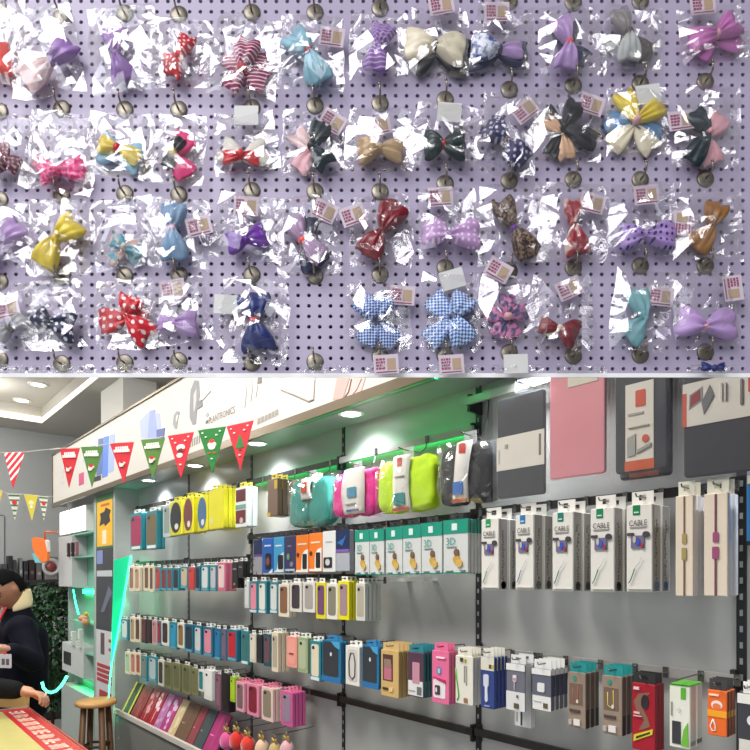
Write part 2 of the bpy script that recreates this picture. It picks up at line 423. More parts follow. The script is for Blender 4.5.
BOWS = [
 (1,0,'coral red bow cut off by the picture edge, beside the pale pink and purple bow',(-9,64),'coral',9,[(4,62,34,'coral'),(-22,64,30,'coral')],[],(0,42,50,92,-4)),
 (1,1,'pale pink and purple two tone bow hanging askew, beside the coral bow',(53,65),'purple',7,[(36,77,27,'palepink'),(65,52,24,'purple')],[],(44,52,74,92,8)),
 (1,2,'plain satin purple bow standing upright between the pink-purple and red flowered bows',(118,58),'purple',6,[(117,42,27,'purple'),(123,73,25,'purple')],[],(126,50,74,86,6)),
 (1,3,'small red bow printed with white flowers in the top row',(181,59),'red',7,[(186,46,18,'redflower'),(175,70,18,'redflower'),(170,60,14,'redflower')],[]),
 (1,4,'large magenta bow with white stripes and several loops',(243,71),'red',8,[(246,54,27,'magstripe'),(235,82,18,'magstripe'),(257,77,24,'magstripe'),(254,60,20,'magstripe'),(232,62,16,'magstripe')],[]),
 (1,5,'sheer sky blue bow with a red knot',(309,55),'red',7,[(298,44,28,'paleteal'),(316,71,28,'paleteal'),(304,43,18,'teal'),(319,68,16,'teal')],[(332,40,-8)]),
 (1,6,'upright purple bow with pale stripes beside the black and cream bow',(378,49),'purple',6,[(382,36,24,'purstripe'),(377,62,26,'purstripe')],[]),
 (1,7,'wide black and cream bow with a black knot',(435,49),'black',7,[(452,51,32,'cream'),(418,47,32,'cream'),(455,53,38,'black'),(421,53,38,'black')],[(441,8,10)],None),
 (1,8,'long navy and lilac bow with a blue print end',(499,53),'navy',6,[(483,51,26,'whiteblue'),(512,52,17,'lilac'),(481,57,22,'navy'),(516,53,28,'navy')],[(496,15,0)]),
 (1,9,'lilac bow edged in navy with a salmon knot',(568,46),'coral',6,[(562,30,22,'lilac'),(566,61,24,'lilac'),(580,52,18,'navy'),(566,31,28,'navy')],[]),
 (1,10,'grey and dark olive satin bow hanging tilted in the top row',(627,36),'dgrey',7,[(621,22,20,'grey'),(628,51,24,'lgrey'),(642,46,22,'dgrey'),(614,42,8,'lgrey')],[]),
 (1,11,'sheer magenta pink organza bow with pointed loops',(715,38),'pink',6,[(699,41,24,'organza'),(727,29,26,'organza'),(708,48,16,'organza'),(731,40,18,'organza')],[(701,8,6)],None),
 (2,0,'maroon speckled bow shaped like a butterfly at the pegboard edge',(8,162),'maroon',6,[(-2,167,18,'maroon'),(15,166,18,'maroon'),(6,151,11,'maroon')],[]),
 (2,1,'hot pink lace double bow, two small bows side by side',(61,173),'lace',6,[(49,175,20,'lace'),(75,172,22,'lace'),(44,164,15,'lace'),(74,164,14,'lace')],[]),
 (2,2,'yellow bow over light blue loops with a red knot',(119,151),'red',7,[(108,147,18,'yellow'),(131,156,17,'yellow'),(107,148,31,'lblue'),(131,155,32,'lblue')],[]),
 (2,3,'hot pink and black bow with a yellow knot',(173,154),'yellow',8,[(178,145,14,'black'),(170,162,14,'black'),(181,142,26,'hotpink'),(181,166,24,'hotpink')],[]),
 (2,4,'cream white bow with small red loops and red knot',(242,157),'red',7,[(231,158,14,'red'),(253,159,14,'red'),(229,150,26,'white'),(257,152,28,'white')],[(247,118,0,1)]),
 (2,5,'black and pale pink crossed bow in the second row beside the tan bow',(312,149),'black',7,[(319,134,22,'blackteal'),(322,160,22,'blackteal'),(301,137,20,'palepink'),(303,160,20,'pink')],[(333,124,-32)]),
 (2,6,'plain tan satin bow lying horizontal',(380,151),'tan',6,[(367,152,26,'tan'),(393,152,22,'tan'),(368,147,18,'tan'),(392,147,14,'peach')],[(378,128,12)]),
 (2,7,'dark green velvet bow with a red knot and tiny rhinestones',(443,147),'red',6,[(432,147,30,'darkgreen'),(456,147,30,'darkgreen')],[(449,115,-4,1)]),
 (2,8,'slanting navy bow printed with pale crescent moons',(506,144),'brown',6,[(495,133,26,'moon'),(516,156,26,'moon')],[(524,113,38)]),
 (2,9,'black and peach crossed bow with four loops above the brown patterned bow',(563,130),'black',6,[(571,115,20,'black'),(582,138,20,'black'),(551,120,18,'peach'),(567,146,18,'peach'),(553,115,16,'black'),(556,144,16,'black')],[(590,107,-18)]),
 (2,10,'big six looped bow in yellow, blue and cream',(635,123),'pink',6,[(627,106,22,'yellow'),(650,113,20,'yellow'),(619,120,22,'blue'),(652,129,20,'blue'),(621,136,22,'cream'),(647,138,22,'cream')],[(647,97,8,1)]),
 (2,11,'pink and dark teal upright bow in the second row by the pegboard edge',(707,135),'pink',6,[(698,123,22,'blackteal'),(697,151,22,'blackteal'),(718,123,22,'pink'),(713,151,22,'pink')],[(679,123,8)]),
 (3,0,'lilac bow cut off by the picture edge beside the yellow bow',(2,243),'lilac',6,[(14,232,24,'lilac'),(-10,252,22,'lilac')],[]),
 (3,1,'plain yellow satin bow hanging aslant',(58,241),'yellow',7,[(70,230,28,'yellow'),(49,256,28,'yellow')],[]),
 (3,2,'small light blue and peach bow with a white knot',(126,249),'white',5,[(119,243,17,'aquapeach'),(136,249,17,'aquapeach'),(114,255,13,'aquapeach'),(133,256,12,'aqua')],[]),
 (3,3,'grey blue upright bow with a pink knot',(174,231),'pink',6,[(175,216,26,'greyblue'),(175,248,28,'greyblue')],[(200,228,14)]),
 (3,4,'deep violet shiny bow in the third row',(247,242),'violet',6,[(258,238,24,'violet'),(236,244,22,'violet')],[(247,208,-4)]),
 (3,5,'mauve bow with navy edged loops and a salmon knot',(303,243),'coral',7,[(297,229,22,'mauve'),(315,252,22,'mauve'),(303,227,30,'navy'),(312,256,32,'navy')],[(325,213,-26),(353,217,20)]),
 (3,6,'dark red glossy bow with black shadowed loops',(382,233),'darkred',6,[(390,217,30,'darkred'),(373,247,28,'darkred')],[]),
 (3,7,'pink lilac bow with pale dots lying level',(449,238),'lilac',5,[(434,234,28,'lildots'),(466,236,30,'lildots')],[(440,199,4)]),
 (3,8,'brown and black patterned bow with a violet knot',(513,231),'violet',6,[(505,213,24,'brownpat'),(523,246,26,'brownpat')],[]),
 (3,9,'dark red and black bow under a speckled grey bag',(572,228),'darkred',6,[(572,212,18,'wred'),(576,244,26,'wred')],[(591,205,-14)]),
 (3,10,'lilac bow with navy dots in the third row',(643,237),'lilac',6,[(628,238,26,'lilnavy'),(661,237,28,'lilnavy')],[(645,197,6),(680,225,86)]),
 (3,11,'mustard brown upright bow',(710,228),'brown',6,[(714,214,25,'mustard'),(701,241,26,'mustard')],[]),
 (4,0,'silver grey bow in a bag at the pegboard edge beside the navy dotted bow',(12,330),'dgrey',6,[(4,334,20,'silver'),(21,322,18,'silver')],[(9,310,12)]),
 (4,1,'navy bow with white polka dots',(52,326),'black',6,[(66,328,30,'navydots'),(42,318,20,'navydots')],[]),
 (4,2,'large red bow with white polka dots and several loops',(127,317),'red',7,[(131,305,26,'reddots'),(141,330,26,'reddots'),(110,319,26,'reddots'),(138,317,22,'reddots')],[]),
 (4,3,'lilac bow in the fourth row beside the large red dotted bow',(176,325),'lilac',6,[(188,325,25,'lilac'),(166,324,16,'lilac')],[(174,291,10)]),
 (4,4,'royal blue upright bow with a red knot',(255,322),'red',8,[(254,306,34,'royal'),(258,340,34,'royal')],[(227,306,-4,1)]),
 (4,5,None,None,None,None,None),
 (4,6,'blue and white checked bow with a navy knot, smaller of the checked pair',(376,320),'navy',6,[(367,308,22,'bluecheck'),(383,307,22,'bluecheck'),(369,333,22,'bluecheck'),(387,333,22,'bluecheck')],[(402,297,-4)]),
 (4,7,'large blue and white checked bow with many loops',(453,318),'darkblue',7,[(461,305,26,'bluewhite'),(460,333,26,'bluewhite'),(440,305,24,'bluewhite'),(438,332,22,'bluewhite'),(466,318,22,'darkblue')],[(452,281,16,1)]),
 (4,8,'pink and navy flower shaped hair bow',(507,318),'pink',7,[(507,305,17,'flower'),(518,314,17,'flower'),(513,328,17,'flower'),(500,328,17,'flower'),(495,314,17,'flower')],[(498,272,-30)]),
 (4,9,'dark red bow with a pale striped loop in the fourth row',(558,330),'cream',6,[(569,334,30,'darkred'),(546,327,17,'darkred'),(551,332,10,'cream')],[(568,290,24)]),
 (4,10,'aqua blue upright bow in the fourth row',(643,321),'aqua',6,[(639,304,24,'aqua'),(633,332,27,'aqua')],[(659,298,-6)]),
 (4,11,'plain lilac wide bow with a pink knot, fourth row',(703,328),'pink',6,[(688,324,30,'lilac'),(720,325,32,'lilac')],[(731,290,-82)]),
]
short = {}
for b in BOWS:
    r, c = b[0], b[1]
    if b[2] is None:
        peg_hook(COLX[c], HOOK[r][c], 'bare steel peg hook beside the royal blue bow'); continue
    bow(*b)
    peg_hook(COLX[c], HOOK[r][c], 'steel hook holding the ' + ' '.join(b[2].split()[:10]).rstrip(','))
peg_hook(0, 0, 'x x x x') if False else None
# the lowest row: only the tops of its bags show above the board's lower edge
LOW = {0:'silver grey bow',1:'navy dotted bow',2:'large red dotted bow',3:'fourth row lilac bow',4:'royal blue bow',5:'bare hook',6:'smaller checked bow',7:'large checked bow',8:'pink flower bow',9:'dark red striped bow',10:'aqua bow',11:'wide lilac bow'}
for c in range(12):
    peg_hook(COLX[c], HOOK[5][c], 'steel hook in the lowest row, straight below the ' + LOW[c])
    if c in (4, 10): continue
    cx = COLX[c] + (8 if c else 18); P = at(cx, 369, YB)
    t = thing('folded_clear_bag', 'short folded clear bag at the board edge below the ' + LOW[c], 'bag', P, 0, 'folded bags on the lowest pegs')
    m = crumple(52*PXB, 9*PXB, 900+c, -1, .004, nu=12, nv=4); b2 = crumple(52*PXB, 9*PXB, 950+c, 1, .004, nu=12, nv=4); m.add(b2.v, b2.f)
    obj('clear_bag', m, CELLO, t)
    if c in (6, 7): price_tag(t, cx-2, 370, 4, False, (cx, 373.5), c)
    if c == 8: price_tag(t, cx-2, 370, 2, True, (cx, 374), c)
    if c == 11:
        t['label'] = 'small folded navy bow in a bag at the board edge, below the wide lilac bow'
        for sx in (-1, 1):
            m = wing_mb(13*PXB, 9*PXB, .004, 70+sx).xf(Matrix.Rotation(0 if sx > 0 else math.pi, 4, 'Y') @ Matrix.Rotation(R(-12 if sx>0 else 12), 4, 'Y')); obj('ribbon_loop', m, RC['royal'], t, True)
        obj('center_knot', MB().ellipsoid((0,-.003,0), (3*PXB,.004,3.5*PXB), 10, 6), RC['royal'], t, True)
# ================================================================== SHOP: the room
grey_panel = mat((172, 172, 168), .34, vary=.03)
ceil_m = mat((200, 196, 188), .8, vary=.02); white_m = mat((236, 234, 228), .6, vary=.02)
CZ = E + 1.5*S
WALL_H = E + .852*S
A0, A1 = -2.03*S, 1.30*S
def shbox(a0, a1, b0, b1, z0, z1): return MB().box(a0, a1, b0, b1, z0, z1)
SHL = dict(loc=(0, W0, 0), rz=TH)
struct('floor', MB().box(-7, 5, -3, 11, -.06, 0), mat((150, 156, 156), .25, vary=.05))
wr = struct('wall_right', shbox(A0, A1, 0, .05, 0, WALL_H), grey_panel, **SHL)
struct('ceiling', MB().box(-8*S, 2.2*S, .19*S, 3.2*S, CZ, CZ+.06).box(-8*S, -5.167*S, -5*S, .19*S, CZ, CZ+.06)
       .box(-5.167*S, 2.2*S, .19*S-.01, .19*S, CZ, CZ+.20).box(-5.167*S-.01, -5.167*S, -5*S, .19*S, CZ, CZ+.20)
       .box(-5.167*S, 2.2*S, -5*S, .19*S, CZ+.18, CZ+.22), ceil_m, **SHL)
led = emit((255, 246, 226), 1.8)
def ledstrip(mb, label):
    return tag(obj('cove_light', mb, led), label, 'light')
for m_, l_ in ((shbox(-5.16*S, 1.0*S, .175*S, .183*S, CZ+.01, CZ+.055), 'long warm white light strip edging the ceiling recess above the white fascia'),
               (shbox(-5.16*S, -5.152*S, -4.9*S, .17*S, CZ+.01, CZ+.07), 'warm white light strip across the far end of the ceiling recess')):
    o = ledstrip(m_, l_); o.location = SHL['loc']; o.rotation_euler.z = TH
# two round downlights in the recess
dl = {}
for (x, y), l_ in (((38, 384), 'round recessed ceiling downlight nearer the light strip corner, first of two'), ((22, 400), 'round recessed ceiling downlight deeper in the shop, second of two')):
    z = CZ + .18; Y = (z-E)*F/(HY-y); P = Vector(((x-HX)/F*Y, Y, z))
    t = thing('ceiling_downlight', l_, 'light', P, 0, 'recessed ceiling downlights')
    obj('trim_ring', MB().lathe([(.055*S, 0), (.058*S, -.012), (.075*S, -.008), (.08*S, 0)], 24), white_m, t, True)
    obj('lamp_face', MB().lathe([(.001, -.008), (.054*S, -.008), (.054*S, -.001)], 24), emit((255, 250, 240), 7), t)
back_m = mat((180, 182, 183), .7, vary=.03)
wb = struct('wall_back', shbox(-5.64*S, -5.58*S, -4.6*S, 3*S, 0, CZ), back_m, **SHL)
b1_, z1_ = on_a(4, 516, -5.575*S)
obj('wall_joint', shbox(-5.58*S, -5.574*S, b1_, b1_+.012, 0, z1_), mat((108, 110, 112), .7), wb)
obj('wall_joint', shbox(-5.58*S, -5.574*S, on_a(1, 500, -5.575*S)[0]-1.0, b1_, z1_, z1_+.012), mat((108, 110, 112), .7), wb)
struct('wall_left', shbox(-5.6*S, -1.0*S, -4.3*S, -4.25*S, 0, CZ), back_m, **SHL)
struct('wall_side', shbox(-5.6*S, 1.9*S, 2.4*S, 2.45*S, 0, CZ), mat((190, 186, 178), .7), **SHL)
a_, _ = on_b(101, 420, .30*S); a2_, _ = on_b(123, 420, .30*S)
struct('trim_2', shbox(a_, a2_, .30*S, .55*S, 0, CZ), white_m, **SHL)       # white column behind the partition
# ---- slotted uprights on the product wall
black = mat((34, 34, 36), .4); slotm = mat((150, 150, 150), .5)
UPX = [189, 252, 344, 479, 742]
UPA = [on_b(x, 577, 0)[0] for x in UPX]
for k, ua in enumerate(UPA):
    w = .008 if k < 3 else .0095
    u = struct('trim_%d' % (k+3), shbox(ua-w, ua+w, -.004, 0, .55, E+.51*S), mat((70, 70, 72), .4) if k < 2 else black, **SHL)
    m = MB(); z = .6
    while z < E+.5*S:
        m.box(ua-.003, ua+.003, -.0048, -.0035, z, z+.013); z += .034
    obj('slot', m, slotm, u)
# ---- end panel, pilaster with posters
struct('trim_8', shbox(A0-.03, A0, -.13*S, .02, 0, E+.51*S), mat((170, 174, 172), .5), **SHL)
PA0, PA1 = on_b(94.5, 560, -.125*S)[0], on_b(115, 560, -.125*S)[0]
pil = struct('trim_9', shbox(PA0, A0-.03, -.125*S, .03, 0, E+.51*S), mat((168, 172, 170), .5), **SHL)
def bquad(x0, x1, yt0, yb0, b, th=.004):       # box on the plane b from pixel left/right and top/bottom at the left edge's middle
    xm = (x0+x1)/2
    a0 = on_b(x0, 577, b)[0]; a1 = on_b(x1, 577, b)[0]
    return a0, a1, on_b(xm, yb0, b)[1], on_b(xm, yt0, b)[1]
PBp = -.125*S
def sthing(name, label, cat, a, b, z, group=None): return thing(name, label, cat, SH(a, b, z), TH, group)
# poster: yellow panel, dark phone panel, white panel with red foot
pa0, pa1, pz0, pz1 = bquad(97, 114, 494, 701, PBp)
po = sthing('poster', 'tall narrow poster on the pilaster, yellow top, dark middle, pale foot', 'poster', pa0, PBp-.004, pz0)
w_, h_ = pa1-pa0, pz1-pz0
fy = lambda y: (701-y)/(701-490.)*h_
def band(n, y0, y1, col, x0=0, x1=1, d=0, lab=None, rough=.4): return obj(n, MB().box(x0*w_, x1*w_, -.001-d, 0, fy(y1), fy(y0)), mat(col, rough), po, label=lab)
band('poster_sheet', 490, 701, (206, 206, 208)); band('green_border', 490, 545, (34, 110, 62), 0, 1, .0006, 'green border')
band('yellow_panel', 497, 543, (240, 180, 40), .06, .97, .0012, 'yellow panel')
obj('black_splash', MB().prism([(.22*w_, fy(522)), (.5*w_, fy(520)), (.55*w_, fy(523)), (.85*w_, fy(519)), (.8*w_, fy(513)), (.88*w_, fy(508)), (.6*w_, fy(504)), (.5*w_, fy(508)), (.25*w_, fy(509)), (.3*w_, fy(514))], -.0032, -.0022), black, po, label='black torn shape with pale letters')
band('white_print', 527, 541, (238, 224, 190), .38, .62, .002); band('orange_print', 500, 502.5, (200, 90, 30), .3, .8, .002)
band('dark_panel', 545, 629, (52, 54, 62), .0, 1, .0006, 'dark panel with a tilted pale phone')
band('pale_screen', 547, 561, (120, 140, 190), .05, .4, .0012); band('white_rim', 568, 574, (190, 194, 200), .05, .95, .0012)
obj('phone_picture', MB().prism([(.3*w_, fy(611)), (.5*w_, fy(610)), (.95*w_, fy(590)), (.75*w_, fy(584))], -.003, -.0014), mat((104, 108, 128), .4), po)
band('dark_figure', 632, 654, (92, 70, 78), .28, .5, .0012); band('red_text', 637, 640, (180, 60, 60), .75, .95, .0012); band('red_text', 646, 649, (180, 60, 60), .75, .95, .0012)
for y in (664, 669, 674, 679): band('red_stripe', y, y+3.6, (176, 40, 52), .06, .92, .0012)
band('red_object', 691, 701, (176, 34, 40), .2, .9, .0012)
# green light tape on the end panel
gl = emit((40, 255, 170), 9.0)
ta = A0 + .004
pts = []
def on_panel(x, y): b, z = on_a(x, y, ta); return Vector((ta, b, z))
tp = [on_panel(131, 556), on_panel(120, 620), on_panel(111.5, 664), on_panel(109, 690), on_panel(108, 725)]
tag(obj('light_tape', MB().tube([SH(p.x, p.y, p.z) for p in tp], .0032, 6), gl), 'glowing green light tape slanting down the end panel beside the posters', 'light')
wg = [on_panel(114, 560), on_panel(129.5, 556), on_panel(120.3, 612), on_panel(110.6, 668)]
o = sthing('green_glow', 'wedge of green tape glow on the end panel, shaped as a plate', 'light', 0, 0, 0)
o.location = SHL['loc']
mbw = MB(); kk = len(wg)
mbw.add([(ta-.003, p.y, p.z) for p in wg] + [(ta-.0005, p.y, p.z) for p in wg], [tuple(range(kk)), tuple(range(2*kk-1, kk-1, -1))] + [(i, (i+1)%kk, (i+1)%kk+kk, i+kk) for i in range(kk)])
obj('glow_plate', mbw, emit((24, 206, 146), .42), o)  # glowing plate stands in for the tape's light falling on the panel
# ================================================================== fascia light box with its pictures
FB = -.163*S
fa0 = on_b(53, 480, FB)[0]; FZ0, FZ1 = E + .50*S, E + .852*S
t = sthing('fascia_sign', 'long white fascia sign above the shelves with pictures of headsets and gadgets', 'sign', fa0, FB, FZ0)
FL = A1 - fa0
obj('sign_box', MB().box(0, FL, 0, -FB-.012, .012, FZ1-FZ0), mat((212, 207, 199), .45, vary=.01), t)
obj('metal_edge', MB().box(-.006, FL, -.008, .012, 0, .014).box(-.006, FL, -.008, .006, -.018, 0).box(-.006, FL, -.008, .004, FZ1-FZ0-.006, FZ1-FZ0+.006).box(-.006, .004, -.008, .01, 0, FZ1-FZ0), mat((120, 106, 88), .3, .7), t, label='bronze metal edging')
soff = obj('soffit', MB().box(.0, FL, .004, -FB, -.006, .0), mat((150, 154, 156), .3), t)
def fp(x, y):                     # pixel -> sign coordinates
    a, z = on_b(x, y, FB); return a - fa0, z - FZ0
def fpoly(name, pxs, col, d=.0015, lab=None):
    p = [fp(*q) for q in pxs]
    ar = sum(p[i][0]*p[(i+1)%len(p)][1] - p[(i+1)%len(p)][0]*p[i][1] for i in range(len(p)))
    if ar < 0: p.reverse()
    return obj(name, MB().prism(p, -d, -.0002), mat(col, .5), t, label=lab)
def fline(name, pxs, col, r): return obj(name, MB().tube([(fp(*q)[0], -.001, fp(*q)[1]) for q in pxs], r, 6), mat(col, .4), t)
for x0, yt, yb, col in ((91,445,470,(120,150,210)), (98.5,438,476,(90,112,160)), (104,436,478,(90,130,214)), (110,434,473,(160,180,226)), (85,449,462,(170,196,226))):
    fpoly('phone_picture', [(x0, yt+1), (x0+5, yt), (x0+3.6, yb-2), (x0-2, yb)], col)
fpoly('phone_picture', [(79,474),(84,472),(84,484),(79,486)], (200,80,120)); fpoly('dark_phone_picture', [(95,477),(101,475),(101,480),(94,482)], (30,34,40))
fpoly('blue_case_picture', [(140,421),(150,411),(160,414),(162,440),(141,438)], (176,188,232)); fpoly('blue_case_picture', [(150,411),(155,410),(158,438),(148,438)], (150,164,220), .0022)
fpoly('blue_case_picture', [(157,430),(165,428),(164,438),(157,438)], (70,90,160), .0028)
fpoly('earpiece_picture', [(173,424),(174,415),(177,411),(180,412),(178,420),(177,429),(175,429)], (150,150,152)); fpoly('earpiece_picture', [(176,420),(177,415),(179,415),(177,422)], (214,212,206), .002)
fpoly('headset_picture', [(190,405),(191,390),(195,380),(199,381),(200,395),(197,412),(196,424),(193,425),(190,418)], (138,138,142), .002, 'grey ear headset drawing')
fpoly('headset_picture', [(194,410),(194,395),(197,388),(197,400),(195,412)], (196,194,190), .0028)
fpoly('headset_picture', [(197,402),(202,400),(203,406),(198,409)], (124,124,128), .003); fline('microphone_boom', [(201,402),(206,397),(211,391)], (160,158,156), .0016)
for x, a, b in ((246,379,408),(252,379,402),(257,380,398)): fline('cable_picture', [(x,a),(x+.5,(a+b)/2),(x-1,b)], (168,164,160), .0014)
fpoly('plug_picture', [(258,377),(262,376),(262,383),(258,384)], (110,106,104))
fpoly('adapter_picture', [(281,379),(283,377),(316,377),(314,399),(309,401),(281,388)], (206,200,194)); fpoly('adapter_picture', [(283,379),(285,378),(314,378),(312,398),(308,399),(283,387)], (236,230,224), .0022)
fline('adapter_edge', [(281,390),(296,396),(309,402),(314,400),(315,380)], (150,140,136), .002)
fpoly('pink_phone_picture', [(333,400),(337,378),(350,378),(343,399)], (214,170,164)); fpoly('pink_phone_picture', [(345,399),(352,378),(366,377),(360,396)], (226,190,184))
fline('cord_picture', [(336,401),(344,399),(349,392),(352,379)], (120,92,88), .003); fline('cord_picture', [(350,398),(357,390),(362,379)], (150,110,104), .002)
def ftext(s, x0, y0, x1, y1, col, lab):       # lettering from (x0,y0) to (x1,y1), the pixel ends of its middle line
    p, q = fp(x0, y0), fp(x1, y1); m = text_mb(s); w = max(v[0] for v in m.v) - min(v[0] for v in m.v)
    sc = abs(q[0]-p[0]) / w
    m.xf(Matrix.Translation(((p[0]+q[0])/2, -.0012, (p[1]+q[1])/2)) @ Matrix.Diagonal((sc, 1, sc*1.15, 1)))
    return obj('lettering', m, mat(col, .5), t, label=lab)
ftext('PLANTRONICS', 209, 421, 235, 410, (104, 98, 96), 'grey capital letters'); ftext('GADGETS', 258, 423, 279, 413, (120, 112, 106), 'faint grey letters') if False else None
fpoly('grey_lettering_bar', [(257,421),(279,410),(279,415),(257,425)], (188,182,176), .001)
for k in range(6): fpoly('grey_lettering', [(258+k*3.5,424-k*1.75),(260.4+k*3.5,422.8-k*1.75),(260.4+k*3.5,418-k*1.75),(258+k*3.5,419.4-k*1.75)], (150,144,138), .002)
for k in range(5): fpoly('grey_script', [(189.5+k*2.3,448-k*1.1),(190.7+k*2.3,447.2-k*1.1),(191+k*2.3,439-k*1.2),(189.8+k*2.3,441-k*1.2)], (140,136,132), .0012)
fpoly('mark', [(206,424),(208.3,423),(208.3,420),(206,421)], (80,76,76)); fline('mark_ring', [(206,416),(208,413),(209,415),(207,417)], (120,114,110), .001)
for k in range(3): fpoly('faint_print', [(61,470+k*6),(64,469+k*6),(64,472+k*6),(61,473+k*6)], (206,202,198))
# soffit spots
for k, (x, y, l_) in enumerate(((149, 480, 'nearest the end panel'), (195, 465, 'above the yellow hand shaped cases'), (257, 443, 'above the gap beside the brown case'), (351, 413, 'above the magenta pouch'), (None, None, 'above the dark tablet sleeve'), (None, None, 'above the pink tablet sleeve'))):
    z = FZ0 - .006
    if x: Y = (z-E)*F/(HY-y); P = Vector(((x-HX)/F*Y, Y, z)); lastP = P
    else: P = P + Vector((A[0], A[1], 0))*.62*S
    if k >= 4: pass
    sp = thing('soffit_spotlight', 'round white spotlight set in the fascia underside ' + l_, 'light', P, TH, 'spotlights under the fascia')
    obj('trim_ring', MB().lathe([(.034, 0), (.036, -.006), (.046, -.004), (.048, 0)], 20), white_m, sp, True)
    obj('lamp_face', MB().lathe([(.001, -.004), (.033, -.004), (.033, -.001)], 20), emit((240, 246, 255), 14), sp)
    L = bpy.data.lights.new('soffit_lamp', 'SPOT'); L.energy = 16; L.color = (.9, .95, 1); L.spot_size = R(135); L.spot_blend = 1; L.shadow_soft_size = .03
    lo = bpy.data.objects.new('soffit_lamp', L); C.objects.link(lo); lo.location = P + Vector((0, 0, -.012)); 
    d = Vector((B[0]*.12, B[1]*.12, -1)); lo.rotation_euler = d.to_track_quat('-Z', 'Y').to_euler()
# ================================================================== rails
chrome = mat((176, 173, 168), .4, .35); dkrail = mat((64, 62, 60), .35, .6)
bays = [('far bay', A0+.01, UPA[0]), ('second bay', UPA[0], UPA[1]), ('third bay', UPA[1], UPA[2]), ('fourth bay', UPA[2], UPA[3]), ('wide near bay', UPA[3], UPA[4])]
BAYNAME = ['bay beside the end panel', 'bay of yellow hand shaped cases', 'bay of orange boxes', 'bay of green and white boxes', 'nearest bay, of cable boxes']
RAILZ = {'T': [.228,.228,.228,.229,.272], 'U': [None,None,.096,.095,.099], 'M': [.045,.045,0,None,None], 'N': [-.133,-.133,-.127,-.121,-.112], 'O': [-.249,-.249,-.24,-.24,-.238]}
RAILZ = {k: [None if v is None else v/.6 for v in vs_] for k, vs_ in RAILZ.items()}
RNAME = {'T': 'top rail', 'U': 'second rail', 'M': 'phone case rail', 'N': 'long middle rail', 'O': 'lowest rail'}
RB = -.022
for k, zs in RAILZ.items():
    for i, z in enumerate(zs):
        if z is None: continue
        a0, a1 = bays[i][1], bays[i][2]
        if k == 'M' and i == 2: a1 = a1 + .17
        z = E + z*S
        dark = i < 3 or k in 'OU'
        rb = -.062 if (k == 'T' and i == 4) else RB
        z = z - (.010 if rb != RB else 0)
        r = sthing('display_rail', 'horizontal metal %s in the %s' % (RNAME[k], BAYNAME[i]), 'rail', a0, rb, z, 'horizontal display rails')
        obj('bar', MB().box(.004, a1-a0-.004, -.005, .005, -.011, .011), dkrail if dark else chrome, r)
        for e in (.006, a1-a0-.016):
            br = obj('bracket', MB().prism([(0,-.03),(.01,-.03),(.01,.02),(0,.02)], 0, -rb-.004).xf(Matrix.Translation((e, 0, 0))), black, r, label='black end bracket')
# green light tapes along the wall
tapes = [(UPA[1]+.03, UPA[2], E+RAILZ['T'][2]*S-.004, 'green light tape under the top rail, behind the teal and brown goods'),
         (UPA[2]+.03, UPA[3]-.03, E+RAILZ['T'][3]*S-.004, 'green light tape under the top rail, behind the neon pouches')]
for a0, a1, z, l_ in tapes:
    o = tag(obj('light_tape', MB().box(a0, a1, -.012, -.004, z, z+.009), emit((20, 255, 120), 5)), l_, 'light'); o.location = SHL['loc']; o.rotation_euler.z = TH
o = tag(obj('light_tape', MB().box(UPA[2]-.05, UPA[3]-.02, FB+.014, FB+.020, FZ0-.0135, FZ0-.0115), emit((20, 255, 130), 200)), 'green light tape tucked behind the fascia edge, above the neon pouches', 'light'); o.location = SHL['loc']; o.rotation_euler.z = TH
obj('tape_shield', MB().box(UPA[2]-.05, UPA[3]-.02, FB+.0125, FB+.03, FZ0-.016, FZ0-.014).box(UPA[2]-.05, UPA[3]-.02, FB+.028, FB+.03, FZ0-.014, FZ0-.009), mat((120, 120, 120), .4, .5), o)  # added strip shielding the wall from the tape's green light
# ================================================================== PRODUCTS ON THE WALL
def decal_part(parent, d, w, h, lift):
    """d = (shape, name, x0, y0, x1, y1, colour[, extra]) in fractions of the front face"""
    k, nm, x0, y0, x1, y1, col = d[:7]
    X0, X1, Z0, Z1 = (x0-.5)*w, (x1-.5)*w, y0*h, y1*h
    m = MB(); rough = .35
    if k == 'r': m.box(X0, X1, -lift, 0, Z0, Z1)
    elif k == 'rr': m.rbox(X0, X1, -lift, 0, Z0, Z1, min(X1-X0, Z1-Z0)*(.22 if len(d) < 8 or isinstance(d[7], str) else d[7]), 4)
    elif k == 'e': m.ell((X0+X1)/2, (Z0+Z1)/2, (X1-X0)/2, (Z1-Z0)/2, -lift, 0)
    elif k == 'p': m.prism([((a-.5)*w, b*h) for a, b in d[7]], -lift, 0)
    elif k == 'l': m.tube([((a-.5)*w, -lift*.6, b*h) for a, b in d[7]], x0*w, 6)
    elif k == 't':
        m = text_mb(d[7]); vx = [v[0] for v in m.v]; vz = [v[2] for v in m.v]
        sx = (X1-X0)/(max(vx)-min(vx)); sz = (Z1-Z0)/(max(vz)-min(vz))
        cx, cz = (max(vx)+min(vx))/2, (max(vz)+min(vz))/2
        m.v = [((v[0]-cx)*sx+(X0+X1)/2, -lift, (v[2]-cz)*sz+(Z0+Z1)/2) for v in m.v]
    lab = d[8] if len(d) > 8 else None
    return obj(nm, m, mat(col, rough), parent, k == 'l', label=lab)
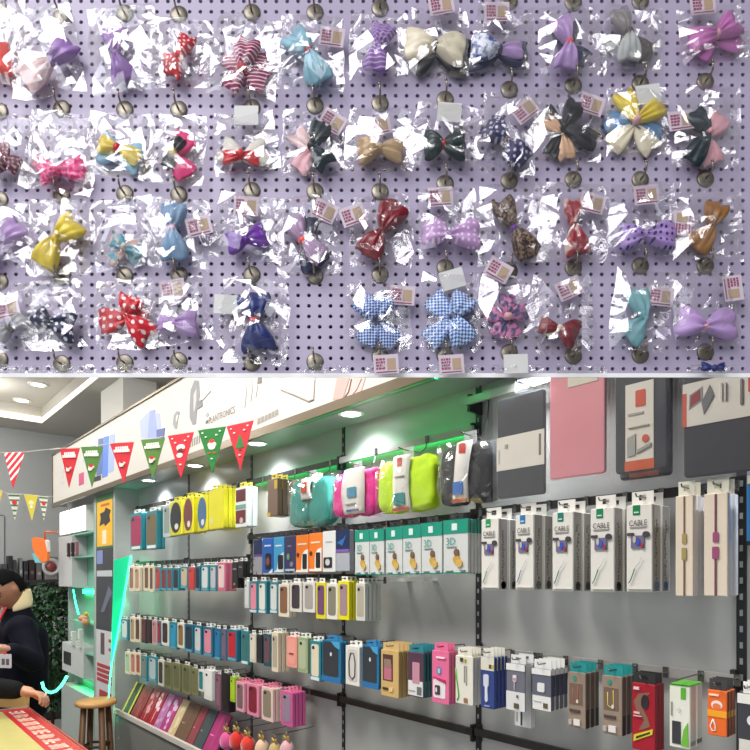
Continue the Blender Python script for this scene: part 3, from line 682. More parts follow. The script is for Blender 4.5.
def side_part(parent, d, w, h, t):
    """writing or a patch on the +x side face: (kind, name, y0, y1, col)"""
    k, nm, y0, y1, col = d; x = w/2
    m = MB()
    if k == 'r': m.box(x, x+.0008, t*.12, t*.88, y0*h, y1*h)
    elif k == 'e':
        e = MB().ell(0, 0, t*.26, t*.26, 0, .0008, 14); e.xf(Matrix.Translation((x+.0008, t*.5, (y0+y1)/2*h)) @ Matrix.Rotation(R(90), 4, 'Z')); m = e
    else:       # a column of small script
        rnd = random.Random(int(w*1e6)); z = y0*h
        while z < y1*h:
            l = rnd.uniform(.003, .008); yy = t*rnd.uniform(.3, .5)
            m.box(x, x+.0018, yy, yy+t*rnd.uniform(.06, .16), z, z+l); z += l + rnd.uniform(.001, .0035)
    return obj(nm, m, mat(col, .5), parent)
RAIL_OF = lambda row, a: RAILZ[row][max(0, min(4, sum(a > u for u in UPA[:4])))]
wire2 = mat((136, 136, 134), .25, .9); tab_clear = clear_mat('tab_plastic', (.96, .98, 1), .12, .15, .25)
NPROD = [0]
def fit(a, b, c):          # keep a label within 16 words
    for s in (a+b+c, a+b, a+c, a):
        if len(s.split()) <= 16: return s
    return a
def pack(row, x0, x1, yt, yb, desc, base, decals, n=2, t=.018, D=.12, tab=(236, 236, 230), tabh=.022, tabw=.55, sides=(), kind='phone_case_box', cat='phone case', rough=.35, topcap=None, where=None, baselab=None, tablab=None, bevel=.0015):
    D = D*S; b = -D
    a0, z1 = on_b(x0, yt, b); a1, _ = on_b(x1, yt, b)
    xm = (x0+x1)/2; am, z0 = on_b(xm, yb, b); _, z1 = on_b(xm, yt, b)
    w, h = a1-a0, z1-z0; am = (a0+a1)/2
    where = where or RNAME[row]
    th = sthing(kind, fit(desc, (', front one' if n > 1 else ''), ' on the ' + where), cat, am, b, z0, None)
    bx = obj('box', MB().rbox(-w/2, w/2, 0, t, 0, h, min(w, h)*.05, 2), mat(base, rough), th, bevel=bevel, label=baselab)
    for k, d in enumerate(decals): decal_part(th, d, w, h, .0010 + .0005*k)
    for d in sides: side_part(th, d, w, h, t)
    if topcap:
        obj('hang_cap', MB().rbox(-w*.5, w*.5, -.001, t+.001, h*topcap[1], h+.002, .003, 2), mat(topcap[0], .35), th)
    if tab:
        tw = w*tabw/2
        m = MB()
        ty = t*.4; hz = h + tabh*.55
        m.box(-tw, tw, ty, ty+.0012, h-.004, h+tabh*.35).box(-tw, -tw*.35, ty, ty+.0012, h+tabh*.35, h+tabh*.75).box(tw*.35, tw, ty, ty+.0012, h+tabh*.35, h+tabh*.75).box(-tw, tw, ty, ty+.0012, h+tabh*.75, h+tabh)
        obj('hang_tab', m, tab if not isinstance(tab, tuple) else mat(tab, .5), th, label=tablab)
    ords = ['second', 'third', 'fourth', 'fifth']
    for k in range(1, n):
        c = copy_tree(th); c.location = SH(am, b + k*(t+.0035), z0)
        tag(c, fit(ords[k-1] + ' behind the ' + desc, '', ', ' + where), cat)
    # hook
    zr = RAIL_OF(row, am)
    zr = E + zr*S if zr is not None else z1 + tabh*.55
    zh = z1 + tabh*.55
    hk = sthing('display_hook', fit('hook of the ' + desc, '', ', ' + where), 'hook', am, 0, zh, 'wire hooks of the display wall')
    obj('wire', MB().tube([(0, RB-.004, zr-zh), (0, RB-.012, 0 if abs(zr-zh) < .05 else (zr-zh)*.5), (0, -.05*S, 0), (0, b-.012, 0), (0, b-.016, .006)], .0016, 6), wire2, hk, True)
    obj('rail_clip', MB().box(-.006, .006, RB-.008, RB-.004, zr-zh-.012, zr-zh+.012), wire2, hk)
    NPROD[0] += n
    return th, w, h
def case_d(inner, label=None, cam=True, m=.16, lo=.12, hi=.92, camcol=(24, 24, 28)):
    """decals for a phone case shown in a window"""
    d = [('rr', 'phone_case', m, lo, 1-m, hi, inner, .2)]
    if cam: d.append(('rr', 'camera_hole', m+.08, hi-.13, m+.30, hi-.05, camcol, .3))
    if label: d.append(('r', 'paper_label', .12, .02, .88, .10, label))
    return d
TEAL = (44, 128, 140); TEALB = (36, 106, 132); CREAM = (224, 212, 186); WHT = (226, 226, 220); DKT = (24, 84, 96)
def C_(row, x0, x1, yt, yb, desc, frame, inner, n=2, label=None, **k):
    cam = k.pop('cam', True); m = k.pop('m', .16)
    if label is None and frame in (TEAL, TEALB): label = (92, 162, 188)
    return pack(row, x0, x1, yt, yb, desc, frame, case_d(inner, label, cam, m), n, **k)
# ---- T: top rail, far part
C_('T', 130.5, 141.5, 513, 550, 'magenta flip case in a teal edged clear box', TEAL, (158, 40, 84), 2, (220, 226, 226), m=.06, t=.022)
C_('T', 146, 157, 511, 549, 'olive brown flip case in a teal edged clear box', TEAL, (110, 96, 70), 2, (220, 226, 226), m=.08, t=.022)
C_('T', 163, 170.5, 505, 537, 'pale grey case in a clear box', (176, 196, 190), (140, 150, 146), 2)
YEL = (206, 200, 34)
def hand(x0, x1, yt, yb, desc, col, n):
    return pack('T', x0, x1, yt, yb, desc, YEL, [('e', 'oval_cover', .03, .06, .86, .97, col), ('e', 'white_mark', .38, .16, .66, .34, (214, 214, 210)), ('r', 'yellow_rim', .9, .02, .99, .98, (236, 226, 40))], n, t=.020, tab=YEL, kind='phone_cover_box')
hand(170, 183, 501, 535, 'yellow box with a black oval cover', (38, 36, 46), 2)
hand(183.5, 194, 497, 533, 'yellow box with a maroon oval cover', (110, 58, 60), 3)
hand(197.5, 208, 496, 531, 'yellow box with a blue oval cover', (70, 104, 142), 2)
pack('T', 208.5, 224, 489, 529, 'plain yellow box with a small print', YEL, [('r', 'yellow_panel', .04, .03, .96, .96, (212, 206, 40)), ('rr', 'pale_print', .12, .14, .3, .3, (206, 206, 150))], 4, t=.02, tab=YEL, kind='phone_cover_box')
pack('T', 235.5, 247, 487, 527, 'white box with maroon and teal stripes', (214, 222, 218), [('r', 'maroon_panel', .06, .64, .88, .94, (92, 28, 36)), ('r', 'teal_stripe', .04, .45, .9, .56, (110, 150, 146)), ('r', 'maroon_panel', .06, .1, .88, .42, (104, 34, 38)), ('e', 'pale_print', .4, .08, .7, .24, (190, 170, 170))], 2, t=.024, tab=(220, 204, 60), kind='phone_cover_box', sides=[('r', 'white_side', .02, .98, (220, 226, 226))])
pack('T', 267.5, 277.5, 479, 516, 'brown box with yellow corners', (112, 92, 78), [('r', 'yellow_edge', .0, .0, .3, .1, (190, 160, 50)), ('r', 'yellow_edge', .7, .72, 1, .95, (184, 156, 56))], 3, t=.022, tab=(206, 190, 60), kind='phone_cover_box')
# ---- soft goods in bags
POUCHBAG = clear_mat('pouch_bag', gloss=.035, rough=.1)
def pouch(x0, x1, yt, yb, desc, col, band, seed, D=.12, lean=0, n=1):
    b = -D*S
    a0, a1, z0, z1 = bquad(x0, x1, yt, yb, b); w, h = a1-a0, z1-z0; am = (a0+a1)/2
    th = sthing('bagged_pouch', desc + ' in a clear bag on the top rail', 'pouch', am, b, z0)
    cl = mat(col, .75)
    for s in (-1, 1):
        m = MB().ellipsoid((0, 0, 0), (w*.27, .028, h*.48), 28, 22, .5)
        for i, v in enumerate(m.v):
            p = Vector(v); d = noise.noise(Vector((p.x*40+seed+s*5, p.z*26, p.y*30)))*.012 + (abs(noise.noise(Vector((p.x*70+seed*2, p.z*48, s*3.))))-.25)*.010
            f = 1 + .10*s*0 - .14*(p.z/h) * (1 if lean else .3)
            m.v[i] = (p.x*f + d*.5, p.y*(1 + d*22), p.z + d*.4)
        m.xf(Matrix.Translation((s*w*.245, .03, h*.49)) @ Matrix.Rotation(R((-7 if lean else -2)*s), 4, 'Y'))
        obj('cloth_half', m, cl, th, True)
    bw = band['w']*w/2; bx = (band['x']-.5)*w; m = MB(); vs, fs = [], []
    N = 14
    for j in range(N+1):
        v = j/N; z = (band['y0'] + (band['y1']-band['y0'])*v)*h; y = -.006 - .007*math.sin(math.pi*v)
        ww = bw*(1 + .18*math.cos(math.pi*(v-.5))) if band.get('oval') else bw*(1+.06*math.cos(2*math.pi*v))
        for i in range(5): u = -1+i*.5; vs.append((bx+u*ww + band.get('skew', 0)*(v-.5)*w, y + .006*u*u, z))
    for j in range(N):
        for i in range(4): fs.append((j*5+i, j*5+i+1, (j+1)*5+i+1, (j+1)*5+i))
    bd = obj('paper_band', m.add(vs, fs), mat((228, 224, 216), .5), th, True, label='white paper band')
    bd.modifiers.new('s', 'SOLIDIFY').thickness = .0008
    for nm, x_0, y_0, x_1, y_1, c in band['marks']:
        X0, X1, Z0, Z1 = bx + (x_0-.5)*2*bw, bx + (x_1-.5)*2*bw, (band['y0']+(band['y1']-band['y0'])*y_0)*h, (band['y0']+(band['y1']-band['y0'])*y_1)*h
        zc = ((y_0+y_1)/2); y = -.0075 - .007*math.sin(math.pi*zc) 
        dx = band.get('skew', 0)*(zc-.5)*w
        obj(nm, MB().rbox(X0+dx, X1+dx, y-.001, y+.002, Z0, Z1, min(X1-X0, Z1-Z0)*.15), mat(c, .5), bd)
    f = crumple(w*1.0, h*1.04, seed*7, -1, .016, 0, 6, 6, .55); g = crumple(w*1.0, h*1.04, seed*7+3, 1, .01, 0, 5, 5); g.xf(Matrix.Translation((0, .062, 0))); f.add(g.v, g.f)
    f.xf(Matrix.Translation((0, -.004, h*.5)))
    obj('clear_bag', f, POUCHBAG, th, label='clear plastic bag')
    obj('hang_tab', MB().rbox(-.022, .022, .028, .0295, h-.01, h+.03, .004), tab_clear, th)
    zr = E + RAIL_OF('T', am)*S; zh = z1 + .018
    hk = sthing('display_hook', 'wire hook carrying the ' + desc, 'hook', am, 0, zh, 'wire hooks of the display wall')
    obj('wire', MB().tube([(0, RB-.004, zr-zh), (0, RB-.012, (zr-zh)*.4), (0, -.05*S, 0), (0, b+.01, 0), (0, b-.016, .004)], .002, 6), wire2, hk, True)
    obj('rail_clip', MB().box(-.007, .007, RB-.008, RB-.004, zr-zh-.012, zr-zh+.012), wire2, hk)
    return th
pouch(288, 327, 477, 527, 'two folded teal sports armbands', (44, 140, 128), dict(x=.5, w=.26, y0=.55, y1=.98, skew=0, marks=[('red_mark', .25, .3, .75, .8, (190, 60, 40))]), 1, lean=1)
pouch(331, 374, 469, 516, 'hot magenta waist pouch', (222, 36, 140), dict(x=.56, w=.46, y0=.04, y1=1.0, oval=1, marks=[('blue_print', .3, .36, .75, .58, (70, 140, 170)), ('blue_edge', .2, .05, .8, .1, (60, 80, 150)), ('grey_text', .2, .2, .7, .23, (150, 150, 150))]), 2)
pouch(376, 431, 455, 512, 'neon lime waist pouch', (190, 226, 20), dict(x=.5, w=.3, y0=.02, y1=1.0, marks=[('red_mark', .35, .8, .6, .95, (200, 60, 50)), ('teal_print', .15, .1, .8, .32, (50, 130, 130)), ('red_edge', .02, .005, .98, .06, (170, 70, 50)), ('grey_text', .2, .6, .8, .62, (160, 160, 160))]), 3)
pouch(438, 492, 440, 504, 'black waist pouch', (40, 42, 44), dict(x=.48, w=.28, y0=.03, y1=.98, skew=.08, marks=[('red_mark', .3, .8, .7, .96, (200, 60, 50)), ('blue_print', .1, .12, .75, .34, (60, 110, 180)), ('red_edge', .02, .005, .98, .06, (170, 80, 60))]), 4)
# ---- tablet sleeves
SLEEVEBAG = clear_mat('sleeve_bag', gloss=.045, rough=.14, haze=.025)
def sleeve(x0, x1, yt, yb, desc, col, decals, n, D=.12, dz=-.012, topx=0):
    b = -D*S; a0, a1, z0, z1 = bquad(x0, x1, yt, yb, b); w, h = a1-a0, z1-z0; am = (a0+a1)/2; t = .011
    th = sthing('tablet_sleeve', fit(desc, ' in a clear bag', ' on the top rail'), 'tablet sleeve', am, b, z0)
    obj('sleeve_body', MB().rbox(-w/2+.004, w/2-.004, 0, t, .004, h, .008, 4), mat(col, .6), th, bevel=.003)
    for k, d in enumerate(decals): decal_part(th, d, w, h, .0012+.0005*k)
    m = MB(); vs, fs = [], []
    for side in (0, 1):
        y = -.0045 if side == 0 else t+.003; o = len(vs)
        for j in range(13):
            for i in range(9):
                u, v = i/8, j/12; p = Vector((u*5+x0, v*7, side*3.))
                vs.append(((u-.5)*w*1.09, y + noise.noise(p)*.0022, v*(h+.016)-.004))
        for j in range(12):
            for i in range(8): fs.append((o+j*9+i, o+j*9+i+1, o+(j+1)*9+i+1, o+(j+1)*9+i))
    obj('clear_bag', m.add(vs, fs), SLEEVEBAG, th, True, label='clear plastic bag')
    obj('hang_tab', MB().rbox(-.02, .02, t*.5, t*.5+.0012, h+.006, h+.04, .006), tab_clear, th)
    zr = E + RAIL_OF('T', am)*S; zh = h + z0 + .03
    hk = sthing('display_hook', 'wire hook carrying the ' + desc, 'hook', am, 0, zr, 'wire hooks of the display wall')
    obj('wire', MB().tube([(0, RB-.004, 0), (0, RB-.014, .01), (0, -.06*S, zh-zr), (0, b-.012, zh-zr), (0, b-.018, zh-zr+.006)], .0022, 6), wire2, hk, True)
    obj('rail_clip', MB().box(-.008, .008, RB-.008, RB-.004, -.014, .014), wire2, hk)
    for k in range(1, n):
        c = copy_tree(th); c.location = SH(am, b + k*.02, z0 + dz*k)
        tag(c, 'second sleeve hanging just behind the ' + desc, 'tablet sleeve')
    return th
sleeve(496, 545.5, 394, 498, 'dark slate tablet sleeve with a white middle band', (44, 46, 54), [('r', 'paper_band', .02, .29, .98, .62, (226, 220, 208)), ('r', 'side_text', .88, .38, .92, .58, (120, 110, 100)), ('r', 'side_text', .06, .36, .09, .5, (190, 186, 180)), ('r', 'grey_text', .2, .5, .26, .54, (160, 156, 150))], 1)
sleeve(548, 606.5, 368, 478, 'pink tablet sleeve with a pale label at its top', (216, 140, 148), [('r', 'paper_label', .36, .84, .86, .93, (214, 210, 190))], 1)
sleeve(613.5, 669, 362, 473, 'charcoal tablet sleeve with an upright white and orange label', (44, 46, 52), [('r', 'paper_label', .23, .03, .74, .82, (226, 220, 206)), ('r', 'orange_foot', .22, .03, .75, .12, (206, 96, 54)), ('rr', 'orange_mark', .42, .60, .6, .75, (206, 88, 60), .1), ('r', 'grey_text', .28, .53, .56, .55, (170, 160, 150)), ('e', 'orange_dot', .54, .27, .66, .34, (206, 96, 70)), ('p', 'tablet_picture', 0, 0, 1, 1, (170, 168, 160), [(.27, .16), (.42, .17), (.42, .36), (.27, .33)]), ('p', 'tablet_picture', 0, 0, 1, 1, (150, 148, 140), [(.45, .18), (.7, .23), (.7, .26), (.45, .21)]), ('r', 'grey_text', .28, .42, .66, .43, (196, 190, 180))], 2)
sleeve(681.5, 757, 352, 476, 'large charcoal tablet sleeve with a wide white label', (46, 47, 51), [('r', 'paper_label', .02, .44, .99, .80, (228, 222, 210)), ('r', 'orange_end', .02, .44, .075, .72, (214, 96, 74)), ('p', 'tablet_picture', 0, 0, 1, 1, (150, 148, 142), [(.11, .58), (.30, .64), (.30, .75), (.12, .70)]), ('p', 'screen_picture', 0, 0, 1, 1, (150, 70, 70), [(.13, .60), (.27, .645), (.27, .73), (.14, .69)]), ('p', 'stand_picture', 0, 0, 1, 1, (120, 120, 120), [(.29, .62), (.40, .75), (.46, .66), (.38, .58), (.32, .52)]), ('r', 'orange_mark', .9, .63, .985, .78, (208, 84, 60)), ('r', 'grey_text', .8, .54, .83, .74, (130, 124, 120)), ('r', 'grey_text', .55, .6, .57, .74, (190, 186, 180)), ('r', 'grey_text', .6, .6, .62, .74, (190, 186, 180))], 1)
# ---- U: boxes in the third bay
def ub(x0, x1, yt, yb, desc, col, decals, n=2, **k):
    return pack('U', x0, x1, yt, yb, desc, col, decals, n, t=k.pop('t', .02), kind='accessory_box', cat='box', tabh=.02, tab=k.pop('tab', (40, 40, 44)), **k)
phone = lambda x0, y0, x1, y1, c=(28, 28, 34): ('rr', 'phone_picture', x0, y0, x1, y1, c, .2)
ub(254, 262, 540, 572, 'narrow grey box with a navy top', (150, 150, 158), [('r', 'navy_top', 0, .55, 1, 1, (24, 40, 80)), ('r', 'purple_stripe', 0, .48, 1, .54, (110, 70, 150))], 1)
ub(262.5, 273, 538, 573, 'blue box with a dark phone picture', (32, 92, 176), [('r', 'white_text', .2, .76, .8, .8, (210, 224, 240)), phone(.3, .1, .82, .56), ('e', 'red_glow', .4, .22, .7, .44, (150, 70, 60)), ('p', 'white_corner', 0, 0, 1, 1, (226, 230, 236), [(.6, .0), (.98, .0), (.98, .12)])])
ub(273.5, 284, 537, 573, 'light blue box with a white curve', (64, 156, 206), [('r', 'white_text', .2, .74, .8, .78, (226, 236, 240)), ('p', 'white_curve', 0, 0, 1, 1, (226, 232, 236), [(.02, .02), (.98, .02), (.98, .58), (.5, .46), (.36, .1)]), phone(.46, .1, .95, .5)])
ub(284.5, 296, 536, 571, 'dark violet box with a green mark', (58, 54, 92), [('r', 'grey_text', .3, .7, .6, .73, (150, 150, 170)), ('e', 'green_mark', .22, .32, .46, .5, (110, 160, 110)), ('r', 'white_base', .1, .0, .9, .06, (190, 192, 204)), ('e', 'grey_mark', .5, .12, .8, .26, (130, 130, 160))])
for k, (x0, x1, yt, yb, w_) in enumerate(((296, 308.5, 535, 573, 'beside the dark violet box'), (309, 322, 533, 572, 'beside the white box'))):
    ub(x0, x1, yt, yb, 'orange box with a black phone picture ' + w_, (240, 126, 36), [('r', 'white_text', .15, .74, .85, .78, (250, 226, 200)), ('p', 'white_frame', 0, 0, 1, 1, (240, 238, 232), [(.03, .02), (.97, .02), (.97, .62), (.7, .58), (.5, .46), (.45, .08), (.03, .08)]), phone(.55, .1, .9, .5), ('e', 'dark_dot', .08, .42, .26, .54, (90, 50, 30))])
ub(322.5, 335.5, 531, 572, 'white box with black earphones pictured', (218, 220, 218), [('r', 'grey_text', .25, .72, .75, .75, (170, 170, 170)), ('rr', 'black_picture', .1, .1, .75, .36, (40, 40, 44), .15), ('e', 'pale_loop', .25, .16, .6, .32, (200, 200, 200))])
ub(336, 349.5, 530, 571, 'wide grey box with a dark blue top and purple stripe', (166, 170, 180), [('r', 'navy_top', 0, .53, 1, 1, (26, 44, 84)), ('p', 'blue_swirl', 0, 0, 1, 1, (50, 110, 180), [(.1, .7), (.5, .62), (.8, .9), (.6, .8)]), ('r', 'purple_stripe', 0, .46, 1, .53, (128, 90, 170))], 2)
# ---- V: green and white film boxes of the fourth bay
GR = (26, 146, 122)
for k, (x0, x1, yt, yb) in enumerate(((355, 369.3, 530, 575), (369.8, 384, 529, 575), (386, 402.3, 527, 575), (402.8, 421, 525, 574.5), (421.6, 442, 522.5, 574), (443.5, 468, 519.5, 573.5))):
    wl = ['first from the wide grey box', 'second from the wide grey box', 'third from the wide grey box', 'third from the upright slotted bar', 'second from the upright slotted bar', 'beside the upright slotted bar'][k]
    pack('U', x0, x1, yt, yb, 'white screen film box with green top, ' + wl, (206, 208, 206),
         [('r', 'green_top', 0, .74, 1, 1, GR), ('r', 'green_edge', 0, 0, 1, .025, GR), ('r', 'white_mark', .36, .80, .58, .93, (214, 232, 226)), ('t', 'green_digits', .14, .53, .50, .67, (70, 160, 150), '3D'), ('r', 'grey_text', .14, .49, .54, .505, (150, 170, 166)),
          ('e', 'golden_shape', .42, .18, .70, .34, (196, 160, 70)), ('e', 'golden_shape', .46, .32, .66, .46, (120, 90, 70)), ('e', 'golden_shape', .54, .12, .80, .26, (210, 172, 90)), ('r', 'grey_text', .1, .05, .4, .06, (170, 176, 174)), ('r', 'grey_text', .7, .05, .9, .065, (120, 130, 130))],
         5 if k == 5 else 1, t=.011, kind='screen_film_box', cat='box', tab=(40, 44, 46), tabh=.016, where='second rail', sides=[('r', 'green_side', .74, .99, GR)])
sh = sthing('shelf_bracket', 'white bracket bar under the green and white film boxes', 'bracket', on_b(392, 578, -.06)[0], -.06, on_b(420, 579, -.06)[1])
obj('bar', MB().box(0, .16, -.01, .0, -.008, .004), white_m, sh); obj('arm', MB().box(.01, .03, .0, .06, -.006, .002), white_m, sh); obj('arm', MB().box(.13, .15, .0, .06, -.006, .002), white_m, sh)
# ---- C: cable boxes of the wide bay
def cable(x0, x1, yt, yb, sq, n, desc, dots, t=.042):
    th, w, h = pack('U', x0, x1, yt, yb, desc, (226, 222, 214),
        [('r', 'colour_square', .26, .88, .54, .995, sq), ('r', 'square_text', .31, .905, .49, .92, (220, 230, 226)), ('t', 'cable_lettering', .12, .757, .82, .823, (60, 56, 58), 'CABLE'), ('r', 'grey_text', .13, .738, .78, .748, (160, 156, 152)),
         ('r', 'photo_print', .2, .50, .72, .645, (116, 110, 140)), ('r', 'dark_patch', .05, .645, .3, .68, (70, 68, 76)), ('e', 'dark_patch', .66, .62, .92, .69, (70, 66, 72)), ('e', 'blue_patch', .38, .53, .56, .62, (70, 90, 190)), ('e', 'red_patch', .58, .5, .7, .56, (160, 60, 70)), ('e', 'pale_patch', .3, .56, .42, .64, (200, 190, 170)),
         ('l', 'cable_picture', .02, 0, 0, 0, tuple(int(c*.9) for c in sq), [(.12, .10), (.2, .14), (.3, .22), (.36, .27)]), ('l', 'cable_picture', .012, 0, 0, 0, (190, 196, 206), [(.38, .28), (.55, .34), (.62, .40)]), ('r', 'grey_line', .05, .03, .95, .036, (180, 176, 170))],
        n, t=t, tab=(230, 226, 218), tabh=.03, tabw=.85, kind='cable_box', cat='cable box', sides=[('r', 'grey_side', .01, .99, (150, 146, 142)), ('w', 'side_writing', .14, .82, (104, 100, 98)), ('e', 'colour_dot', .05, .09, dots)], where='second rail')
cable(481.5, 498.5, 518.5, 590, (34, 150, 90), 2, 'slim cable box with a bright green square', (110, 130, 110))
cable(515.5, 533.5, 514.5, 590, (44, 120, 180), 2, 'slim cable box with a blue square', (40, 40, 44))
cable(552.5, 573, 512, 591.5, (26, 124, 110), 2, 'slim cable box with a teal square', (30, 30, 34))
cable(590.5, 614, 508, 592, (24, 132, 86), 2, 'slim cable box with a green square, second from the cream boxes', (40, 40, 44))
cable(626.5, 652, 504.5, 592, (22, 126, 76), 2, 'slim cable box with a dark green square, beside the cream boxes', (40, 90, 150))
for x0, x1, yt, yb, col, pl, d_ in ((675.5, 693.5, 495.5, 596, (130, 96, 70), (170, 150, 96), 'cream cable box with a tan cable'), (704, 728, 493, 596, (120, 70, 90), (160, 80, 120), 'cream cable box with a mauve cable')):
    pack('U', x0, x1, yt, yb, d_, (226, 212, 192), [('r', 'cable_picture', .45, .55, .54, .99, col), ('r', 'cable_picture', .45, .0, .54, .36, col), ('rr', 'plug_picture', .38, .52, .62, .62, pl, .2), ('rr', 'plug_picture', .36, .36, .62, .48, pl, .15), ('r', 'panel_edge', .93, .0, 1, 1, (214, 200, 182))], 2, t=.026, tab=(224, 222, 204), tabh=.03, tabw=.9, kind='cable_box', cat='cable box', sides=[('r', 'white_side', .01, .99, (224, 224, 232))], where='second rail')
pack('U', 746.5, 768, 473, 545, 'blue package partly out of the picture', (40, 110, 170), [('r', 'black_frame', 0, 0, 1, .06, (30, 30, 34)), ('r', 'pale_top', .05, .86, .95, .98, (200, 190, 160))], 2, kind='accessory_box', cat='box', where='second rail')
# ---- M: phone cases, far bays then the third bay
L = 'phone case rail'
for k, (x0, x1, yt, yb, desc, fr, inn, n) in enumerate((
  (129,134,566,591,'cream case in a slim box nearest the end panel',CREAM,(150,110,90),2), (134.5,139.5,567,591,'tan case in a slim cream box',CREAM,(176,140,112),2),
  (144,149,565.5,591,'brown case in a slim cream box, first of three',CREAM,(110,80,60),1), (149.5,153.2,566,592,'cream edged slim box with a dark stripe',CREAM,(90,70,64),1),
  (155,160.6,567,591,'brick red case in a slim teal box',TEAL,(176,60,56),1), (161,166.6,568,590.5,'dark red case in a teal box',TEAL,(124,44,56),1), (167,172,568,590.5,'wine red case in a teal box',TEAL,(130,56,60),1),
  (172.6,178.8,568,590.5,'navy case in a teal box',TEAL,(36,40,60),2), (180.3,188,566.5,588.5,'beige case in a teal box',TEAL,(196,176,150),1), (188.5,194.2,567,590,'bright red case in a slim box',(190,70,66),(206,60,60),1),
  (195,200,566,591,'black case with a teal foot',TEALB,(36,40,50),1), (200.8,209,565,591,'white case in a teal box beside the black case',TEAL,(206,214,216),2), (209.8,216.5,565,591,'black and white printed case in a teal box',TEAL,(190,190,194),2),
  (217.5,225.5,562.5,591,'pink box with a white patterned case',(206,110,136),(226,206,206),3))):
    C_('M', x0, x1, yt, yb, desc, fr, inn, n, t=.016, tabh=.014)
pack('M', 232, 237.5, 562, 588, 'small black gadget box by the upright', (34, 34, 38), [('r', 'grey_text', .2, .7, .8, .76, (130, 130, 130)), ('e', 'gold_mark', .3, .1, .6, .2, (170, 140, 60))], 2, t=.016, tabh=.014, kind='accessory_box', cat='box')
pack('M', 238, 243, 561, 578, 'short black gadget box by the upright', (40, 40, 42), [('r', 'grey_text', .2, .6, .8, .68, (120, 120, 120))], 2, t=.016, tabh=.014, kind='accessory_box', cat='box')
for x0, x1, yt, yb, desc, fr, inn, n, kw in (
  (244.5,249,581,608,'clear white case in a narrow box',(200,206,206),(214,216,216),1,{}), (249.5,257.4,581,613,'rose pink case in a teal box',TEAL,(226,140,160),1,{'label':(200,220,226)}),
  (258,266.5,581,613.5,'white case in a teal box beside the rose pink case',TEAL,(222,224,214),2,{'label':(200,220,226)}), (269.5,278,582,613.5,'white leather case in a teal box',TEAL,(214,214,214),1,{'label':(200,220,226)}),
  (278.4,289,584,617,'brown case in a cream box',(226,216,196),(136,96,74),2,{}), (290,301.5,582.5,612,'dark grey case in a white box',(220,216,208),(64,56,62),2,{}), (303,314.8,582,612.5,'light grey case in a white box',(222,218,212),(166,160,156),2,{}),
  (316,325.8,582.5,619,'purple case on a yellow card',(220,206,40),(112,74,108),1,{}), (326.4,337.6,583.5,619.5,'ornate pewter case in a white box',(224,222,208),(132,126,112),1,{}), (338,349,581,620,'mauve case on a yellow card',(228,218,30),(160,132,140),3,{}),
  (355.8,365,583,621,'beige case in a clear pale box',(206,208,200),(176,168,146),4,{})):
    C_('M', x0, x1, yt, yb, desc, fr, inn, n, t=.015, tabh=.016, **kw)
# ---- N: the long middle rail
for x0, x1, yt, yb, desc, fr, inn, n, kw in (
  (121,128,619,640,'white case in a teal box nearest the green tape',TEAL,(214,222,222),1,{}), (130,134.6,617,642,'cream case in a slim box',CREAM,(170,140,110),1,{}), (135,140,617.5,642,'dark brown case in a slim cream box',CREAM,(90,50,44),1,{}),
  (141.4,146,619,643,'maroon case in a dark box',(66,30,36),(98,40,50),1,{}), (146.4,151.3,619.5,643,'black case in a dark box',(50,26,32),(40,30,34),1,{}), (152,157,620,645,'dusty pink case in a slim box',(196,170,170),(186,130,134),1,{}),
  (157.3,161,621,645.5,'crimson case in a teal edged box',TEALB,(150,44,60),1,{}), (161.4,168.6,621,645.5,'black case in a white window box',(226,226,220),(60,50,46),1,{}), (169.4,177,622,649,'sky blue case in a teal box',TEAL,(50,150,190),1,{}),
  (177.4,184,623,648,'colourful printed case in a white box',(226,222,208),(140,110,70),1,{}), (184.6,193,624,652,'slate case in a teal box',TEALB,(44,60,74),1,{}), (194,201.6,625.5,654,'white case in a wide teal box',TEALB,(206,210,208),1,{}),
  (203,212.6,627,656.5,'pink case in a wide teal box',TEALB,(222,140,158),2,{}), (214.4,220.6,628.5,660,'blue case in a teal box',TEALB,(40,120,170),1,{}), (221,226.4,629,660,'purple grey case in a slim box',(90,96,120),(110,100,124),1,{}),
  (227,237,629.5,661,'red case in a wide teal box',TEALB,(190,36,50),3,{}), (241,248.6,631,664.5,'dark green case in a teal box',TEAL,(60,110,110),1,{'label':(210,224,224)}), (249.6,255.8,634,662.5,'pearl case in a slim box',(206,200,184),(220,212,196),1,{}),
  (256.4,261.6,634.5,663,'black case in a slim box',(50,52,58),(34,34,40),2,{}), (263.4,271,634,666.5,'maroon grey case in a dark teal box',DKT,(104,72,80),2,{}), (271.6,278,632.5,672,'cream box with a beaded case',CREAM,(176,166,150),3,{}),
  (286.6,296.8,636.5,667.5,'peach pink card with small dark letters',(232,152,138),(236,160,146),2,{'cam':False}), (297.6,307.6,637.5,673,'greenish clear case with gold print',(150,168,130),(176,184,150),2,{}), (309.8,320.6,641,681,'cream case in a teal box with a white base',TEAL,(220,210,184),2,{'label':(214,224,226)}),
  (345.6,359.4,646,685.5,'white box with an oval dark gadget',(224,220,212),(206,202,196),2,{'cam':False})):
    th, w, h = C_('N', x0, x1, yt, yb, desc, fr, inn, n, t=.016, tabh=.016, **kw)
    if 'oval dark' in desc: decal_part(th, ('l', 'oval_gadget', .03, 0, 0, 0, (60, 50, 54), [(.3,.25),(.28,.6),(.4,.82),(.6,.82),(.72,.6),(.7,.25),(.5,.16),(.3,.25)]), w, h, .003)
    if 'peach' in desc: decal_part(th, ('r', 'dark_text', .3, .42, .7, .47, (130, 60, 60)), w, h, .003)
